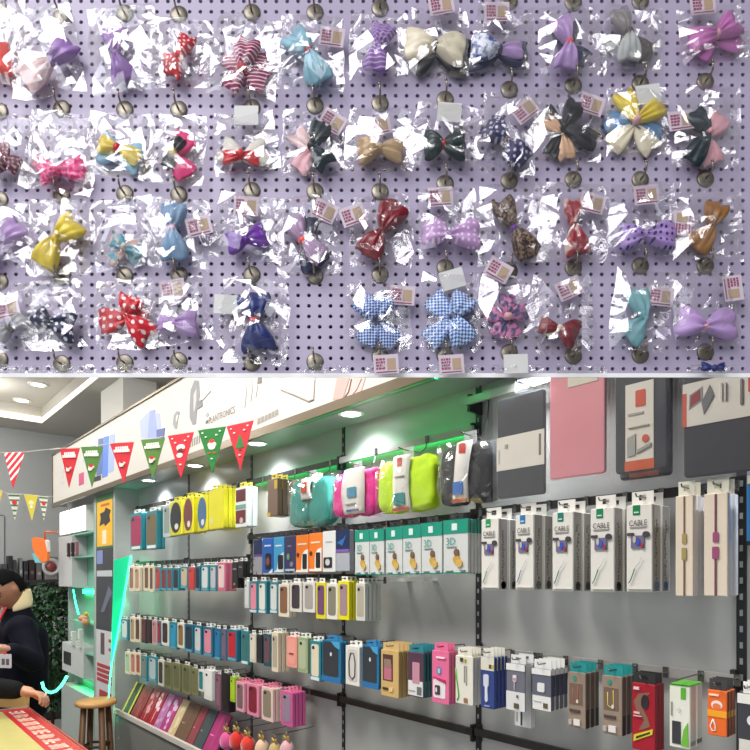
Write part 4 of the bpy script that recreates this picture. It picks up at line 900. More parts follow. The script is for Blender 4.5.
def bluebag(x0, x1, yt, yb, desc, n):
    return pack('N', x0, x1, yt, yb, desc, (40, 110, 150), [('rr', 'dark_case', .06, .14, .86, .96, (48, 54, 62), .12), ('e', 'white_dot', .44, .62, .54, .72, (220, 226, 230)), ('p', 'blue_corner', 0, 0, 1, 1, (70, 160, 206), [(.5, .98), (.95, .98), (.95, .8), (.7, .86)]), ('r', 'blue_base', .0, .0, 1, .12, (36, 110, 170))], n, t=.014, tab=(50, 130, 180), tabh=.016, kind='phone_case_box', rough=.2)
bluebag(322, 341, 640.5, 682, 'dark case in a wide blue clear box, by the cream case', 2)
bluebag(362, 379, 645.5, 688, 'dark case in a wide blue clear box, by the tan boxes', 2)
pack('N', 381, 398.6, 650, 697, 'tan window box with a pink case', (206, 172, 112), [('r', 'dark_window', .12, .34, .68, .9, (86, 56, 50)), ('rr', 'pink_case', .2, .36, .62, .72, (190, 110, 130), .1), ('r', 'pale_reflection', .2, .62, .6, .8, (150, 120, 110)), ('t', 'black_letters', .12, .14, .42, .19, (70, 50, 30), 'SGP') if False else ('r', 'black_letters', .12, .14, .42, .19, (70, 50, 30)), ('r', 'pale_print', .5, .12, .7, .2, (224, 196, 140))], 4, t=.015, tab=(206, 176, 120), tabw=.9, kind='accessory_box', cat='box')
pack('N', 407.5, 423.4, 652.5, 697, 'maroon and teal box with a pink phone', (84, 56, 74), [('r', 'white_base', .06, .03, .97, .36, (222, 222, 222)), ('rr', 'pink_phone', .33, .3, .78, .78, (196, 140, 156), .1), ('r', 'barcode', .62, .06, .9, .24, (110, 110, 110)), ('r', 'grey_text', .1, .12, .5, .14, (150, 150, 150))], 5, t=.011, tab=TEAL, tabw=.9, kind='accessory_box', cat='box', sides=[('r', 'teal_side', .01, .99, (20, 120, 118))])
pack('N', 432, 449, 651, 703.5, 'hot pink card with a round picture', (226, 110, 152), [('rr', 'white_panel', .08, .1, .8, .46, (232, 222, 224), .15), ('e', 'blue_dot', .3, .54, .56, .7, (90, 130, 170)), ('e', 'blue_ring', .36, .57, .52, .67, (170, 200, 216)), ('rr', 'dark_picture', .2, .16, .5, .34, (70, 60, 66), .2), ('e', 'white_shape', .24, .2, .34, .3, (230, 220, 220)), ('p', 'red_curve', 0, 0, 1, 1, (190, 40, 100), [(.06, .5), (.8, .46), (.84, .4), (.4, .44)]), ('r', 'white_text', .3, .86, .8, .89, (246, 220, 230))], 3, t=.010, tab=(226, 110, 152), tabw=.8, kind='accessory_card', cat='card')
pack('N', 455.5, 473, 656, 704.5, 'white card with a green cable loop', (226, 222, 208), [('l', 'green_cable', .035, 0, 0, 0, (90, 190, 60), [(.02, .72), (.08, .5), (.16, .3), (.2, .14), (.1, .06)]), ('r', 'grey_text', .5, .45, .56, .8, (150, 146, 136)), ('r', 'grey_text', .62, .4, .66, .8, (170, 166, 156)), ('rr', 'brown_picture', .5, .04, .7, .14, (150, 110, 80), .2), ('r', 'black_mark', .3, .88, .44, .96, (60, 60, 60)), ('r', 'yellow_mark', .5, .88, .62, .94, (200, 180, 60))], 4, t=.009, tab=(226, 222, 208), tabw=.8, kind='accessory_card', cat='card')
pack('N', 481, 494.2, 657, 708.5, 'deep blue card with a white adapter', (52, 70, 134), [('r', 'pale_top', 0, .74, 1, 1, (220, 216, 200)), ('rr', 'dark_mark', .62, .78, .8, .86, (70, 70, 60), .1), ('r', 'yellow_mark', .82, .78, .98, .86, (200, 180, 60)), ('rr', 'adapter_picture', .22, .42, .62, .66, (206, 208, 214), .3), ('p', 'adapter_cord', 0, 0, 1, 1, (214, 216, 222), [(.34, .45), (.52, .45), (.56, .16), (.44, .12), (.34, .16)]), ('r', 'white_text', .3, .04, .7, .06, (150, 160, 200))], 4, t=.012, tab=(224, 222, 210), tabw=.8, kind='accessory_card', cat='card')
pack('N', 506.5, 525, 664, 710.5, 'white topped grey box with a charging cable', (110, 110, 122), [('r', 'white_base', 0, 0, 1, .40, (218, 216, 214)), ('r', 'white_top', 0, .86, 1, 1, (230, 230, 226)), ('rr', 'plug_picture', .36, .62, .56, .76, (220, 220, 222), .2), ('r', 'pink_picture', .38, .64, .54, .7, (196, 140, 150)), ('r', 'cable_picture', .44, .44, .47, .62, (214, 214, 216)), ('r', 'black_label', .44, .05, .68, .16, (90, 86, 60)), ('r', 'grey_text', .58, .28, .66, .34, (110, 110, 110))], 2, t=.03, tab=(226, 226, 222), tabw=.8, kind='accessory_box', cat='box', sides=[('r', 'white_side', .01, .99, (222, 222, 218))])
pack('N', 514.5, 531, 680, 727, 'tall white box showing below the charging cable box', (222, 220, 216), [('r', 'black_text', .38, .03, .48, .4, (70, 70, 70)), ('r', 'grey_text', .1, .1, .2, .3, (170, 170, 170))], 1, t=.02, D=.075, tab=None, kind='accessory_box', cat='box')
pack('N', 532, 551, 669, 710, 'white topped grey box with a wall adapter', (96, 98, 112), [('r', 'white_base', .04, .0, 1, .34, (222, 220, 216)), ('r', 'white_top', 0, .86, 1, 1, (230, 230, 226)), ('rr', 'adapter_picture', .3, .44, .68, .66, (222, 222, 218), .2), ('r', 'black_label', .62, .06, .84, .18, (90, 84, 60)), ('r', 'grey_text', .1, .2, .5, .22, (190, 190, 190))], 4, t=.016, tab=(230, 230, 226), tabw=.9, kind='accessory_box', cat='box', sides=[('r', 'navy_side', .35, .85, (54, 60, 84)), ('r', 'white_side', .87, .99, (226, 226, 222))])
def brown(x0, x1, yt, yb, desc, c2):
    pack('N', x0, x1, yt, yb, desc, (146, 128, 112), [('r', 'window', .1, .42, .82, .8, (116, 94, 80)), ('e', 'green_mark', .28, .84, .48, .94, (60, 140, 120)), ('l', 'cable_picture', .02, 0, 0, 0, c2, [(.3, .72), (.3, .5), (.5, .46), (.6, .5), (.58, .76)]), ('e', 'white_plug', .5, .45, .62, .52, (220, 210, 200)), ('r', 'dark_text', .12, .28, .7, .33, (80, 66, 60)), ('r', 'white_label', .36, .05, .72, .16, (222, 216, 212)), ('rr', 'grey_mark', .08, .05, .26, .14, (180, 170, 160), .2)], 3, t=.018, tab=(30, 140, 140), tabw=.95, kind='accessory_box', cat='box', sides=[('r', 'brown_side', .36, .99, (96, 84, 76)), ('r', 'black_foot', .01, .35, (40, 38, 40))], tablab='teal hanging tab')
brown(568, 585.5, 672.5, 728, 'brown window box with a red cable', (170, 80, 70)); brown(602, 622, 676, 735, 'brown window box with a yellow cable', (210, 200, 90))
pack('N', 632, 655, 683.5, 751, 'tall red box with a black sports gadget', (158, 24, 40), [('p', 'tan_wave', 0, 0, 1, 1, (130, 96, 80), [(.08, .72), (.3, .84), (.82, .88), (.6, .8), (.4, .74), (.42, .66), (.7, .5), (.8, .38), (.5, .32), (.3, .3), (.55, .46), (.2, .6)]), ('e', 'black_gadget', .42, .62, .74, .84, (40, 40, 42)), ('p', 'yellow_strip', 0, 0, 1, 1, (206, 196, 50), [(.08, .12), (.9, .27), (.92, .35), (.1, .22)]), ('p', 'black_letters', 0, 0, 1, 1, (60, 54, 30), [(.2, .165), (.8, .275), (.8, .305), (.2, .2)]), ('r', 'white_text', .1, .54, .36, .57, (220, 180, 180)), ('r', 'white_text', .08, .5, .44, .515, (220, 170, 170)), ('r', 'white_text', .1, .9, .34, .94, (230, 190, 190))], 3, t=.012, tab=(40, 40, 40), tabw=.95, kind='accessory_box', cat='box', baselab=None, sides=[('r', 'dark_red_side', .01, .99, (116, 14, 34))])
pack('N', 669.5, 690, 685, 748, 'white box with a green cap and a dark power bank', (222, 222, 208), [('r', 'green_tab', .56, .78, .8, .96, (92, 170, 50)), ('r', 'black_device', .14, .06, .56, .42, (58, 58, 60)), ('p', 'green_curve', 0, 0, 1, 1, (110, 176, 60), [(.58, .04), (.95, .04), (.9, .42), (.7, .3)]), ('r', 'grey_text', .08, .5, .14, .72, (150, 150, 140)), ('l', 'grey_ring', .012, 0, 0, 0, (190, 190, 184), [(.4, .6), (.5, .64), (.58, .6), (.5, .56), (.4, .6)])], 2, t=.03, tab=None, topcap=((104, 200, 60), .985), kind='accessory_box', cat='box', sides=[('r', 'pale_side', .01, .99, (196, 196, 186)), ('r', 'dark_marks', .05, .12, (110, 110, 106))])
cap = on_b(680, 680, -.12*S)
pack('N', 707.5, 727, 690.5, 736, 'orange box with a white cable and yellow band', (226, 108, 44), [('rr', 'orange_panel', .03, .02, .97, .98, (226, 104, 40), .12), ('e', 'white_ring', .2, .58, .78, .78, (230, 220, 214)), ('e', 'orange_center', .28, .58, .7, .72, (224, 120, 70)), ('r', 'yellow_band', .02, .42, 1, .56, (236, 160, 40)), ('l', 'cable_loop', .035, 0, 0, 0, (232, 222, 216), [(.3, .36), (.16, .2), (.26, .1), (.44, .12), (.42, .24), (.3, .36)]), ('r', 'white_text', .1, .88, .6, .92, (246, 214, 190))], 3, t=.013, tab=(60, 60, 62), tabw=.9, kind='accessory_box', cat='box', sides=[('r', 'brown_side', .01, .99, (84, 44, 36)), ('r', 'yellow_side', .42, .56, (200, 160, 50))])
pack('N', 737.5, 757, 694, 756, 'white topped black box partly out of the picture', (60, 60, 66), [('r', 'white_top', 0, .84, 1, 1, (226, 224, 218)), ('e', 'white_picture', .5, .5, .95, .66, (214, 214, 212)), ('r', 'pale_base', .1, .0, 1, .26, (206, 202, 192))], 2, t=.02, kind='accessory_box', cat='box')
# ---- O: lowest rail
for x0, x1, yt, yb, desc, fr, inn, n, kw in (
  (125,130,652,674,'cream case in a green lit slim box',CREAM,(170,190,160),1,{}), (130.6,135.4,652.5,674.5,'striped cream and red case',CREAM,(190,110,100),1,{}), (135.8,140.4,653,675,'brick red case in a slim cream box',CREAM,(170,70,60),1,{}),
  (141,147,656,680.5,'olive grey case in a teal box',TEAL,(120,130,120),1,{}), (148,157,656.5,682,'pale case in a wide teal box',TEAL,(180,196,196),1,{}), (158,163.4,660,686,'cream and black spotted case',(210,204,190),(60,54,50),1,{}),
  (164,171.6,662,688.5,'olive clear case, first of four',(120,120,84),(96,96,66),1,{}), (172.4,180,663,690.5,'olive clear case, second of four',(124,124,88),(104,104,74),1,{}), (182,190.6,665,694,'olive clear case, third of four',(124,124,88),(100,100,70),1,{}), (191.4,197.6,668,695.5,'olive clear case, fourth of four',(130,128,92),(116,110,80),1,{}),
  (198.4,203.6,670,691.5,'teal print case in a white box',(222,226,222),(40,130,130),1,{}), (204,212,670,700,'white card box with a black side',(228,228,224),(234,234,230),2,{'cam':True}),
  (215.4,221,674,710,'mauve grey slim case',(116,80,98),(140,96,116),1,{}), (221.6,228.6,673,712,'black case in a maroon topped box',(40,26,34),(30,24,28),2,{}), (230,235,677,702,'lime green slim case',(150,190,40),(170,206,40),2,{}),
  (236,244,682,711.5,'pink window box with a dark grey case, first of the pink row',(226,160,178),(120,100,100),3,{}), (247,258.6,684,716,'pink window box with a crimson case, second of the pink row',(224,140,166),(130,34,52),3,{}), (261.4,272.8,687.5,721,'cream pink window box with a floral case, third of the pink row',(228,200,190),(140,130,110),4,{}), (280.8,292.4,691.5,726,'magenta window box with a silver case, last of the pink row',(206,92,150),(150,130,150),4,{})):
    tb = (222, 130, 160) if 'pink row' in desc else (220, 220, 214)
    C_('O', x0, x1, yt, yb, desc, fr, inn, n, t=.013 if 'pink row' in desc else .016, tabh=.016, tab=tb, **kw)
# ---- base cabinet with the slanted display
ba0, bz = on_b(114, 706, -.15*S); ba1 = UPA[2] - .26*S
BZ = on_b(150, 727, -.15*S)[1]
cb = sthing('base_cabinet', 'long grey base cabinet with a white lip under the display wall', 'cabinet', ba0, -.15*S, 0)
CL = on_b(222, 577, -.15*S)[0] + .02 - ba0
CB = .15*S - .006
obj('body', MB().box(0, CL, .008, CB, .0, BZ-.02), mat((128, 128, 124), .5), cb, bevel=.002)
obj('white_lip', MB().box(-.006, CL, -.004, .012, BZ-.022, BZ+.008), mat((214, 206, 198), .4), cb, bevel=.002, label='white front lip')
obj('top_board', MB().box(0, CL, .012, CB, BZ-.02, BZ-.012), mat((90, 88, 88), .5), cb)
for k in range(3): kb = obj('keyhole', MB().lathe([(.008, 0), (.008, .004), (.005, .006)], 14).xf(Matrix.Translation((.07+k*.4, .008, BZ-.17)) @ Matrix.Rotation(R(90), 4, 'X')), chrome, cb)
# leaning flat boxes
SB = [(121.5,128.5,'black cover with yellow edges leaning nearest the end panel',(40,44,40),(196,190,60)), (129.5,138,'dark red cover leaning beside the yellow edged one',(126,36,44),(150,60,60)), (138.6,145.8,'red floral cover with pale rings',(150,40,50),(206,150,150)), (146.2,152,'crimson cover with a white flower',(166,30,50),(230,200,206)),
      (152.6,158.8,'violet pink floral cover',(176,110,160),(206,160,196)), (159.4,166,'magenta cover with a pale bird print',(176,60,130),(220,190,214)), (166.6,173,'gold and cream floral cover',(206,184,140),(224,206,170)), (173.6,184.6,'brown leather cover',(112,84,68),(120,92,74)), (185.2,191.6,'dark rose cover',(140,66,74),(150,76,82)), (192.2,200.6,'charcoal cover',(70,76,80),(78,84,88)), (201.4,213.5,'large magenta shiny cover at the near end',(166,50,110),(180,70,126))]
for k, (x0, x1, desc, c1, c2) in enumerate(SB):
    b0 = -.15*S + .02
    a0, a1 = on_b(x0, 577, b0)[0], on_b(x1, 577, b0)[0]; w = a1-a0
    h = .172*S; lean = math.asin(min(.9, (.15*S-.08)/h))
    t = sthing('flat_cover_box', desc + ', on the slanted base display', 'phone cover', a0, b0, BZ-.006, None)
    t.rotation_euler = (-lean, 0, TH); t.rotation_mode = 'XYZ'
    obj('box', MB().box(0, w, 0, .010, 0, h), mat(c1, .3), t, bevel=.001)
    if k == 0:
        for x in (0, w*.8): obj('yellow_edge', MB().box(x, x+w*.2, -.001, .0, 0, h), mat(c2, .4), t, label='yellow edge')
        obj('print', MB().rbox(w*.3, w*.7, -.0008, 0, h*.3, h*.7, .004), mat((60, 66, 58), .4), t)
    elif k in (7, 8, 9, 10):
        obj('seam', MB().box(w*.46, w*.54, -.0008, 0, 0.02, h-.02), mat(c2, .4), t); obj('pale_mark', MB().box(w*.1, w*.35, -.001, 0, h*.42, h*.45), mat(tuple(min(255, c+60) for c in c2), .4), t)
    else:
        m = MB(); rnd = random.Random(k)
        for q in range(7):
            cx, cz, r = rnd.uniform(.2, .8)*w, rnd.uniform(.12, .9)*h, rnd.uniform(.1, .2)*w; m.ell(cx, cz, min(r, cx-.001, w-cx-.001), r, -.0009-.0001*q, 0, 12)
        m.box(w*.47, w*.53, -.0008, 0, h*.08, h*.92)
        obj('floral_pattern', m, mat(c2, .4), t)
# ---- hanging round charms at the bottom
for k, (x, y, r, col, desc) in enumerate(((227, 741, 8.5, (216, 90, 150), 'pink'), (237, 741, 9, (214, 50, 44), 'red'), (248, 745, 8.5, (222, 62, 48), 'orange red'), (262, 748, 8, (226, 190, 160), 'cream'), (275, 750, 7, (196, 170, 110), 'gold'), (287, 749, 8, (220, 170, 176), 'rose'))):
    b = -.11*S; a, z = on_b(x, y, b); P = SH(a, b, z); rr = r*P.y/F
    t = thing('round_charm', desc + ' round plush charm with a gold bow top hanging below the pink boxes', 'charm', P, TH, 'plush charms near the floor')
    m = MB().ellipsoid((0, 0, 0), (rr, rr*.8, rr*1.1), 18, 12)
    m.v = [(v[0]+noise.noise(Vector(v)*90)*.003, v[1]+noise.noise(Vector(v)*80+Vector((3,1,2)))*.003, v[2]) for v in m.v]
    obj('plush_body', m, mat(col, .8, sheen=.5), t, True)
    g = mat((190, 160, 96), .35, .5)
    for s in (-1, 1): obj('gold_loop', wing_mb(rr*.7, rr*.7, .004, k).xf(Matrix.Translation((0, -.004, rr*1.35)) @ Matrix.Rotation(0 if s > 0 else math.pi, 4, 'Y')), g, t, True)
    obj('gold_ring', MB().tube([(rr*.25*math.cos(q*.7), -.004, rr*1.75+rr*.4*math.sin(q*.7)) for q in range(10)], .0016, 6), g, t, True)
    hk = thing('display_hook', 'low hook carrying the %s round charm' % desc, 'hook', SH(a, 0, z+rr*2.1), TH, 'wire hooks of the display wall')
    obj('wire', MB().tube([(0, 0, .004), (0, -.02, .0), (0, b-.006, 0), (0, b-.012, .005)], .0018, 6), wire2, hk, True)
# ================================================================== far end of the shop
# ---- display unit with niches between pilaster and back wall
U0, U1 = on_b(60, 577, -.125*S)[0], PA0 - .004
UZ = lambda y: on_b(78, y, -.125*S)[1]
un = sthing('niche_shelf', 'pale shelf unit with green lit niches between the posters and the back wall', 'shelf unit', U0, -.125*S, 0)
UW = U1-U0; teal_lit = mat((126, 180, 160), .4); gw = mat((176, 178, 178), .5)  # teal puts the niches' green light into the panel colour
obj('back_panel', MB().box(0, UW, .10, .115, 0, UZ(534)), teal_lit, un); obj('side_panel', MB().box(UW-.014, UW, 0, .10, 0, UZ(505)), teal_lit, un); obj('side_panel', MB().box(0, .014, 0.06, .10, 0, UZ(535)), gw, un)
for y in (534, 557, 587, 622, 651, 676): obj('shelf', MB().box(UW*.3, UW-.014, 0.004, .10, UZ(y)-.006, UZ(y)+.006), teal_lit, un)
obj('door_panel', MB().box(0, UW*.42, -.01, .1, UZ(587), UZ(534)), mat((190, 190, 190), .5), un, bevel=.002); obj('door_panel', MB().box(.1*UW, UW*.74, -.006, .1, UZ(676), UZ(646)), mat((196, 200, 198), .5), un, bevel=.002)
obj('dark_panel', MB().box(.16*UW, .38*UW, -.009, -.004, UZ(668), UZ(655)), black, un); obj('base', MB().box(.05*UW, UW, 0, .1, 0, UZ(691)), mat((170, 178, 174), .5), un)
for y0, y1, x0 in ((588, 612, .34), (677, 690, .3)):
    lt = obj('niche_light', MB().box(UW*x0, UW*.9, .088, .094, UZ(y0+6), UZ(y0+2)), emit((30, 255, 150), 16), un, label='green light strip')
nt_ = tag(obj('light_tape', MB().tube([SH(U0+UW*.45+.0, -.13*S, UZ(590)), SH(U0+UW*.52, -.132*S, UZ(602)), SH(U0+UW*.6, -.13*S, UZ(614))], .005, 6), gl), 'short slanting green light tape in front of the niche shelf', 'light')
lb = sthing('light_box', 'bright white light box under the far end of the fascia', 'light', U0, -.125*S, UZ(532))
obj('box', MB().box(0, UW*.78, .0, .09, 0, UZ(508)-UZ(533)), white_m, lb); obj('lit_face', MB().box(.004, UW*.78-.004, -.002, 0, .004, UZ(508)-UZ(533)-.004), emit((240, 246, 252), 2.0), lb)
for k, (x, c, d) in enumerate(((70, (60, 40, 44), 'dark'), (74, (46, 40, 46), 'black'), (78, (150, 100, 110), 'rose'))):
    a = on_b(x, 577, -.13*S)[0]; t = sthing('small_box', d + ' narrow carton standing in the upper niche shelf', 'box', a, -.15*S, UZ(557)+.006)
    obj('carton', MB().box(0, .026, 0, .022, 0, UZ(543)-UZ(557)), mat(c, .5), t, bevel=.001); obj('pale_print', MB().box(.004, .022, -.001, 0, .02, .03), mat((190, 180, 180), .5), t)
for k, (x, y, d) in enumerate(((71.5, 640, 'lower'), (78.5, 637, 'taller'))):
    a = on_b(x, 577, -.14*S)[0]; t = sthing('small_box', d + ' white carton standing in the lower niche shelf', 'box', a, -.145*S, UZ(646)+.0)
    obj('carton', MB().box(0, .04, 0, .03, 0, UZ(632-4*k)-UZ(646)), mat((220, 222, 216), .5), t, bevel=.001)
    for q in range(3): obj('printed_line', MB().box(.004, .036, -.001, 0, .012+q*.022, .017+q*.022), mat((120, 130, 126), .5), t)
a, z = on_b(83, 617, -.15*S); t = sthing('display_hand', 'peach display hand with a yellow band in the green lit niche', 'ornament', a, -.15*S, UZ(622)+.006)
m = MB().capsule((-.05, 0, .03), (.03, .01, .04), .018, .022); m.capsule((-.05, 0, .03), (-.085, -.004, .026), .008, .006).capsule((-.05, 0, .036), (-.08, .01, .05), .008, .006).capsule((.03, .01, .02), (.03, .01, .01), .026, .028)
obj('hand', m, mat((214, 150, 120), .5), t, True); obj('yellow_band', MB().capsule((.02, .008, .05), (.045, .01, .07), .016, .012), mat((220, 190, 60), .5), t, True)
# ---- curved green tube light
P_ = [at(x, y, 3.30) for x, y in ((42, 682), (43.5, 688), (47, 691.5), (51, 692.6), (56, 691), (61, 686), (65, 680), (67, 676))]
tag(obj('tube_light', MB().tube(P_, .008, 8), emit((90, 255, 190), 2.6), smooth=True), 'curved glowing green tube light hanging in front of the dark back shelf', 'light')
# ---- leafy plant
PP = at(51, 700, 5.0); PP.z = 0
t = thing('leafy_plant', 'tall dark green leafy plant beside the niche shelf', 'plant', PP, 0)
rnd = random.Random(3); lm = MB()
zt, zb = at(56, 583, 5.0).z, at(56, 706, 5.0).z
for k in range(2600):
    z = rnd.uniform(zb, zt); f = (z-zb)/(zt-zb); r = .175*(.75+.35*math.sin(f*3.0))*rnd.uniform(.2, 1)**.5; an = rnd.uniform(0, 6.28)
    c = Vector((r*math.cos(an), r*math.sin(an)*.8, z)); l = rnd.uniform(.035, .065)
    q = Matrix.Translation(c) @ Matrix.Rotation(an+rnd.uniform(-.8, .8), 4, 'Z') @ Matrix.Rotation(rnd.uniform(-.3, 1.3), 4, 'Y') @ Matrix.Rotation(rnd.uniform(-.6, .6), 4, 'X')
    lm.add([q @ Vector(v) for v in ((0, 0, 0), (l*.5, l*.32, .004), (l, 0, -.004), (l*.5, -l*.32, .004))], [(0, 1, 2, 3)])
lf = obj('foliage', lm, mat((36, 70, 40), .5, vary=.4), t)
obj('stem', MB().tube([(0, 0, .1), (.02, 0, zb), (-.02, .01, (zb+zt)/2), (.01, 0, zt-.05)], .014, 8), mat((70, 54, 40), .8), t, True)
obj('pot', MB().lathe([(.09, 0), (.13, .22), (.14, .24), (.12, .24), (.11, .2)], 20), mat((50, 50, 52), .5), t, True)
for k in range(6):
    an = k*1.05; obj('branch', MB().tube([(0, 0, zb+.1*k), (.1*math.cos(an), .1*math.sin(an), zb+.1*k+.14), (.16*math.cos(an), .14*math.sin(an), zb+.1*k+.2)], .005, 6), mat((60, 60, 40), .8), t, True)
# ---- back shelf with dark goods
bA = -5.50*S
def backthing(name, label, cat, x, y, group=None, dA=0):
    b, z = on_a(x, y, bA+dA); return thing(name, label, cat, SH(bA+dA, b, z), TH+R(90), group), b, z      # local x runs along -b ... facing the room
b0, z0 = on_a(-8, 580, bA); b1, _ = on_a(58, 580, bA)
shf = thing('back_shelf', 'dark wall shelf with dark goods on the back wall', 'shelf', SH(bA, b0, z0), TH)
obj('board', MB().box(-.06*S, .10*S, 0, b1-b0, -.03, 0), mat((52, 50, 54), .5), shf)
for q in (.1, .5, .9): obj('bracket', MB().box(-.06*S, .06*S, (b1-b0)*q, (b1-b0)*q+.02, -.12, -.03), black, shf)
for k, (x, wd, y, c, d) in enumerate(((3, 7, 564, (70, 74, 78), 'grey green case'), (9.5, 5.5, 556, (38, 40, 44), 'black case'), (14, 4, 560, (60, 62, 66), 'slate carton'), (20, 3.5, 558, (120, 130, 126), 'pale bottle like carton'), (25, 5, 561, (48, 44, 52), 'plum black carton'), (31, 6, 560, (56, 40, 44), 'maroon black carton'), (38, 6, 563, (110, 104, 104), 'warm grey carton'))):
    b_, _ = on_a(x-wd/2, 580, bA+.03); b2_, _ = on_a(x+wd/2, 580, bA+.03); ht = on_a(x, y, bA)[1]-z0
    t = thing('dark_carton', d + ' standing on the dark back shelf', 'box', SH(bA+.03, b_, z0), TH)
    obj('carton', MB().box(-.06, .06, .004, b2_-b_-.004, 0, ht), mat(c, .5), t, bevel=.004); obj('pale_label', MB().box(.06, .062, (b2_-b_)*.25, (b2_-b_)*.75, ht*.3, ht*.45), mat(tuple(min(255, v+60) for v in c), .5), t)
t, b_, z_ = backthing('round_speaker', 'grey round speaker box at the end of the dark back shelf', 'speaker', 50, 579, None, .04)
t.rotation_euler.z = TH
wv = on_a(57, 579, bA)[0]-on_a(44, 579, bA)[0]; hv = on_a(50, 557, bA)[1]-z0
t.location = SH(bA+.04, b_, z0)
obj('body', MB().box(-.07, .07, -wv/2, wv/2, 0, hv), mat((126, 124, 122), .5), t, bevel=.008)
obj('white_ring', MB().lathe([(hv*.38, 0), (hv*.38, .006), (hv*.24, .006), (hv*.24, 0)], 24).xf(Matrix.Translation((.07, 0, hv*.56)) @ Matrix.Rotation(R(90), 4, 'Y')), mat((200, 200, 200), .4), t, True); obj('red_center', MB().lathe([(hv*.2, 0), (hv*.18, .008), (.001, .012)], 20).xf(Matrix.Translation((.07, 0, hv*.56)) @ Matrix.Rotation(R(90), 4, 'Y')), mat((150, 70, 70), .4), t, True)
# dark low cabinet
Pc = at(40, 722, 5.35); Pc.z = 0
t = thing('low_cabinet', 'dark low cabinet behind the person and the plant', 'cabinet', SH(-5.05*S, on_a(22, 577, -5.05*S)[0], 0), TH)
wv = on_a(63, 577, -5.05*S)[0]-on_a(22, 577, -5.05*S)[0]
obj('body', MB().box(-.3, 0, 0, wv, .02, .72), mat((44, 44, 48), .4), t, bevel=.004)
for k in range(2): d_ = obj('drawer', MB().box(0, .012, .02, wv-.02, .08+k*.32, .36+k*.32), mat((58, 58, 62), .35), t, bevel=.003); obj('handle', MB().box(.012, .03, wv*.4, wv*.6, .22+k*.32, .24+k*.32), chrome, d_)
obj('top', MB().box(-.31, .02, -.01, wv+.01, .72, .745), mat((60, 60, 64), .3), t)
for k, (q, hh, c, d) in enumerate(((.16, .17, (120, 122, 124), 'grey'), (.5, .22, (70, 66, 68), 'dark'), (.84, .12, (150, 150, 150), 'pale'))):
    x = thing('parcel', d + ' parcel lying on the low dark cabinet', 'parcel', SH(-5.05*S-.15, on_a(22, 577, -5.05*S)[0]+wv*q, .745), TH+.1*k)
    obj('wrap', MB().rbox(-.06, .06, -.04, .04, 0, hh, .02), mat(c, .5), x, bevel=.01); obj('tape', MB().box(-.061, .061, -.042, .042, hh*.45, hh*.55), mat((170, 160, 140), .4), x)
# ---- orange hanging board with its bracket
OY = 4.7
P = at(41, 550, OY)
t = thing('hanging_sign', 'orange tilted hanging sign with an orange bracket near the back wall', 'sign', P, R(-20))
q = lambda x, y: ((x-41)/F*OY, (550-y)/F*OY)
obj('orange_board', MB().prism([q(*p) for p in ((44, 562.5), (51, 561), (51, 549), (47, 540), (36, 537), (30.5, 538.5), (31, 547), (36, 555.5))][::1], -.012, .012), mat((238, 120, 50), .5), t)
obj('white_edge', MB().prism([q(*p) for p in ((48, 540), (51, 541), (51.5, 552), (50.5, 549))], -.014, .014), mat((226, 216, 206), .5), t); obj('blue_corner', MB().prism([q(*p) for p in ((30.5, 553), (36, 556), (43, 563), (34, 562.5))], -.008, .008), mat((110, 190, 196), .5), t, label='pale blue corner')
m = MB().tube([(*q(47, 541)[:1], 0, q(47, 541)[1]), (q(46, 533)[0], 0, q(46, 533)[1]), (q(47, 532)[0], 0, q(47, 532)[1]), (q(62, 533)[0], 0, q(62, 533)[1])], .008, 6)
obj('bracket', m, mat((206, 96, 50), .4), t, True, label='thin orange bracket')
# ---- bunting: pennants as parts of their string
def pennant(parent, x0, x1, yt0, yt1, xb, yb, Y, base, c1, prints):
    """pixel corners of one pennant; prints = list of (shape, name, colour, points in 0..1 x 0..1)"""
    vs = [at(x0, yt0, Y(x0)), at(x1, yt1, Y(x1)), at(xb, yb, Y(xb))]
    o = Vector(base); L0, L1, LB = [v-o for v in vs]
    ux = (L1-L0); n = ux.cross(LB-L0).normalized()
    if n.y > 0: n = -n
    th_ = .0006
    def tri(pts, d): k = len(pts); return MB().add([p+n*d for p in pts] + [p-n*th_ for p in pts], [tuple(range(k)), tuple(range(2*k-1, k-1, -1))] + [(i, (i+1)%k, (i+1)%k+k, i+k) for i in range(k)])
    f = obj('pennant', tri([L0, LB, L1], th_), c1 if not isinstance(c1, tuple) else mat(c1, .7), parent)
    down = LB - (L0+L1)/2
    for k, (nm, col, pts) in enumerate(prints):
        pts = clip(pts)
        if not pts: continue
        P3 = [(L0+L1)/2 + ux*(u-.5) + down*v for u, v in pts]
        obj(nm, tri(P3, th_+.0004*(k+1)), mat(col, .7), f)
    return f
circ = lambda cu, cv, r, n=10, sq=.45: [(cu + r*math.cos(-i*2*math.pi/n), cv + r*sq*math.sin(-i*2*math.pi/n)) for i in range(n)]
star = lambda cu, cv: circ(cu, cv, .035, 6, .5)
def clip(pts):
    """cut a (u, v) outline to the pennant's own triangle"""
    for a, b, c in ((0, 1, 0), (1, -.5, 0), (-1, -.5, 1)):
        out = []
        for i in range(len(pts)):
            p, q = pts[i], pts[(i+1)%len(pts)]; fp_, fq = a*p[0]+b*p[1]+c, a*q[0]+b*q[1]+c
            if fp_ >= 0: out.append(p)
            if fp_*fq < 0: t_ = fp_/(fp_-fq); out.append((p[0]+(q[0]-p[0])*t_, p[1]+(q[1]-p[1])*t_))
        pts = out
        if len(pts) < 3: return None
    return pts
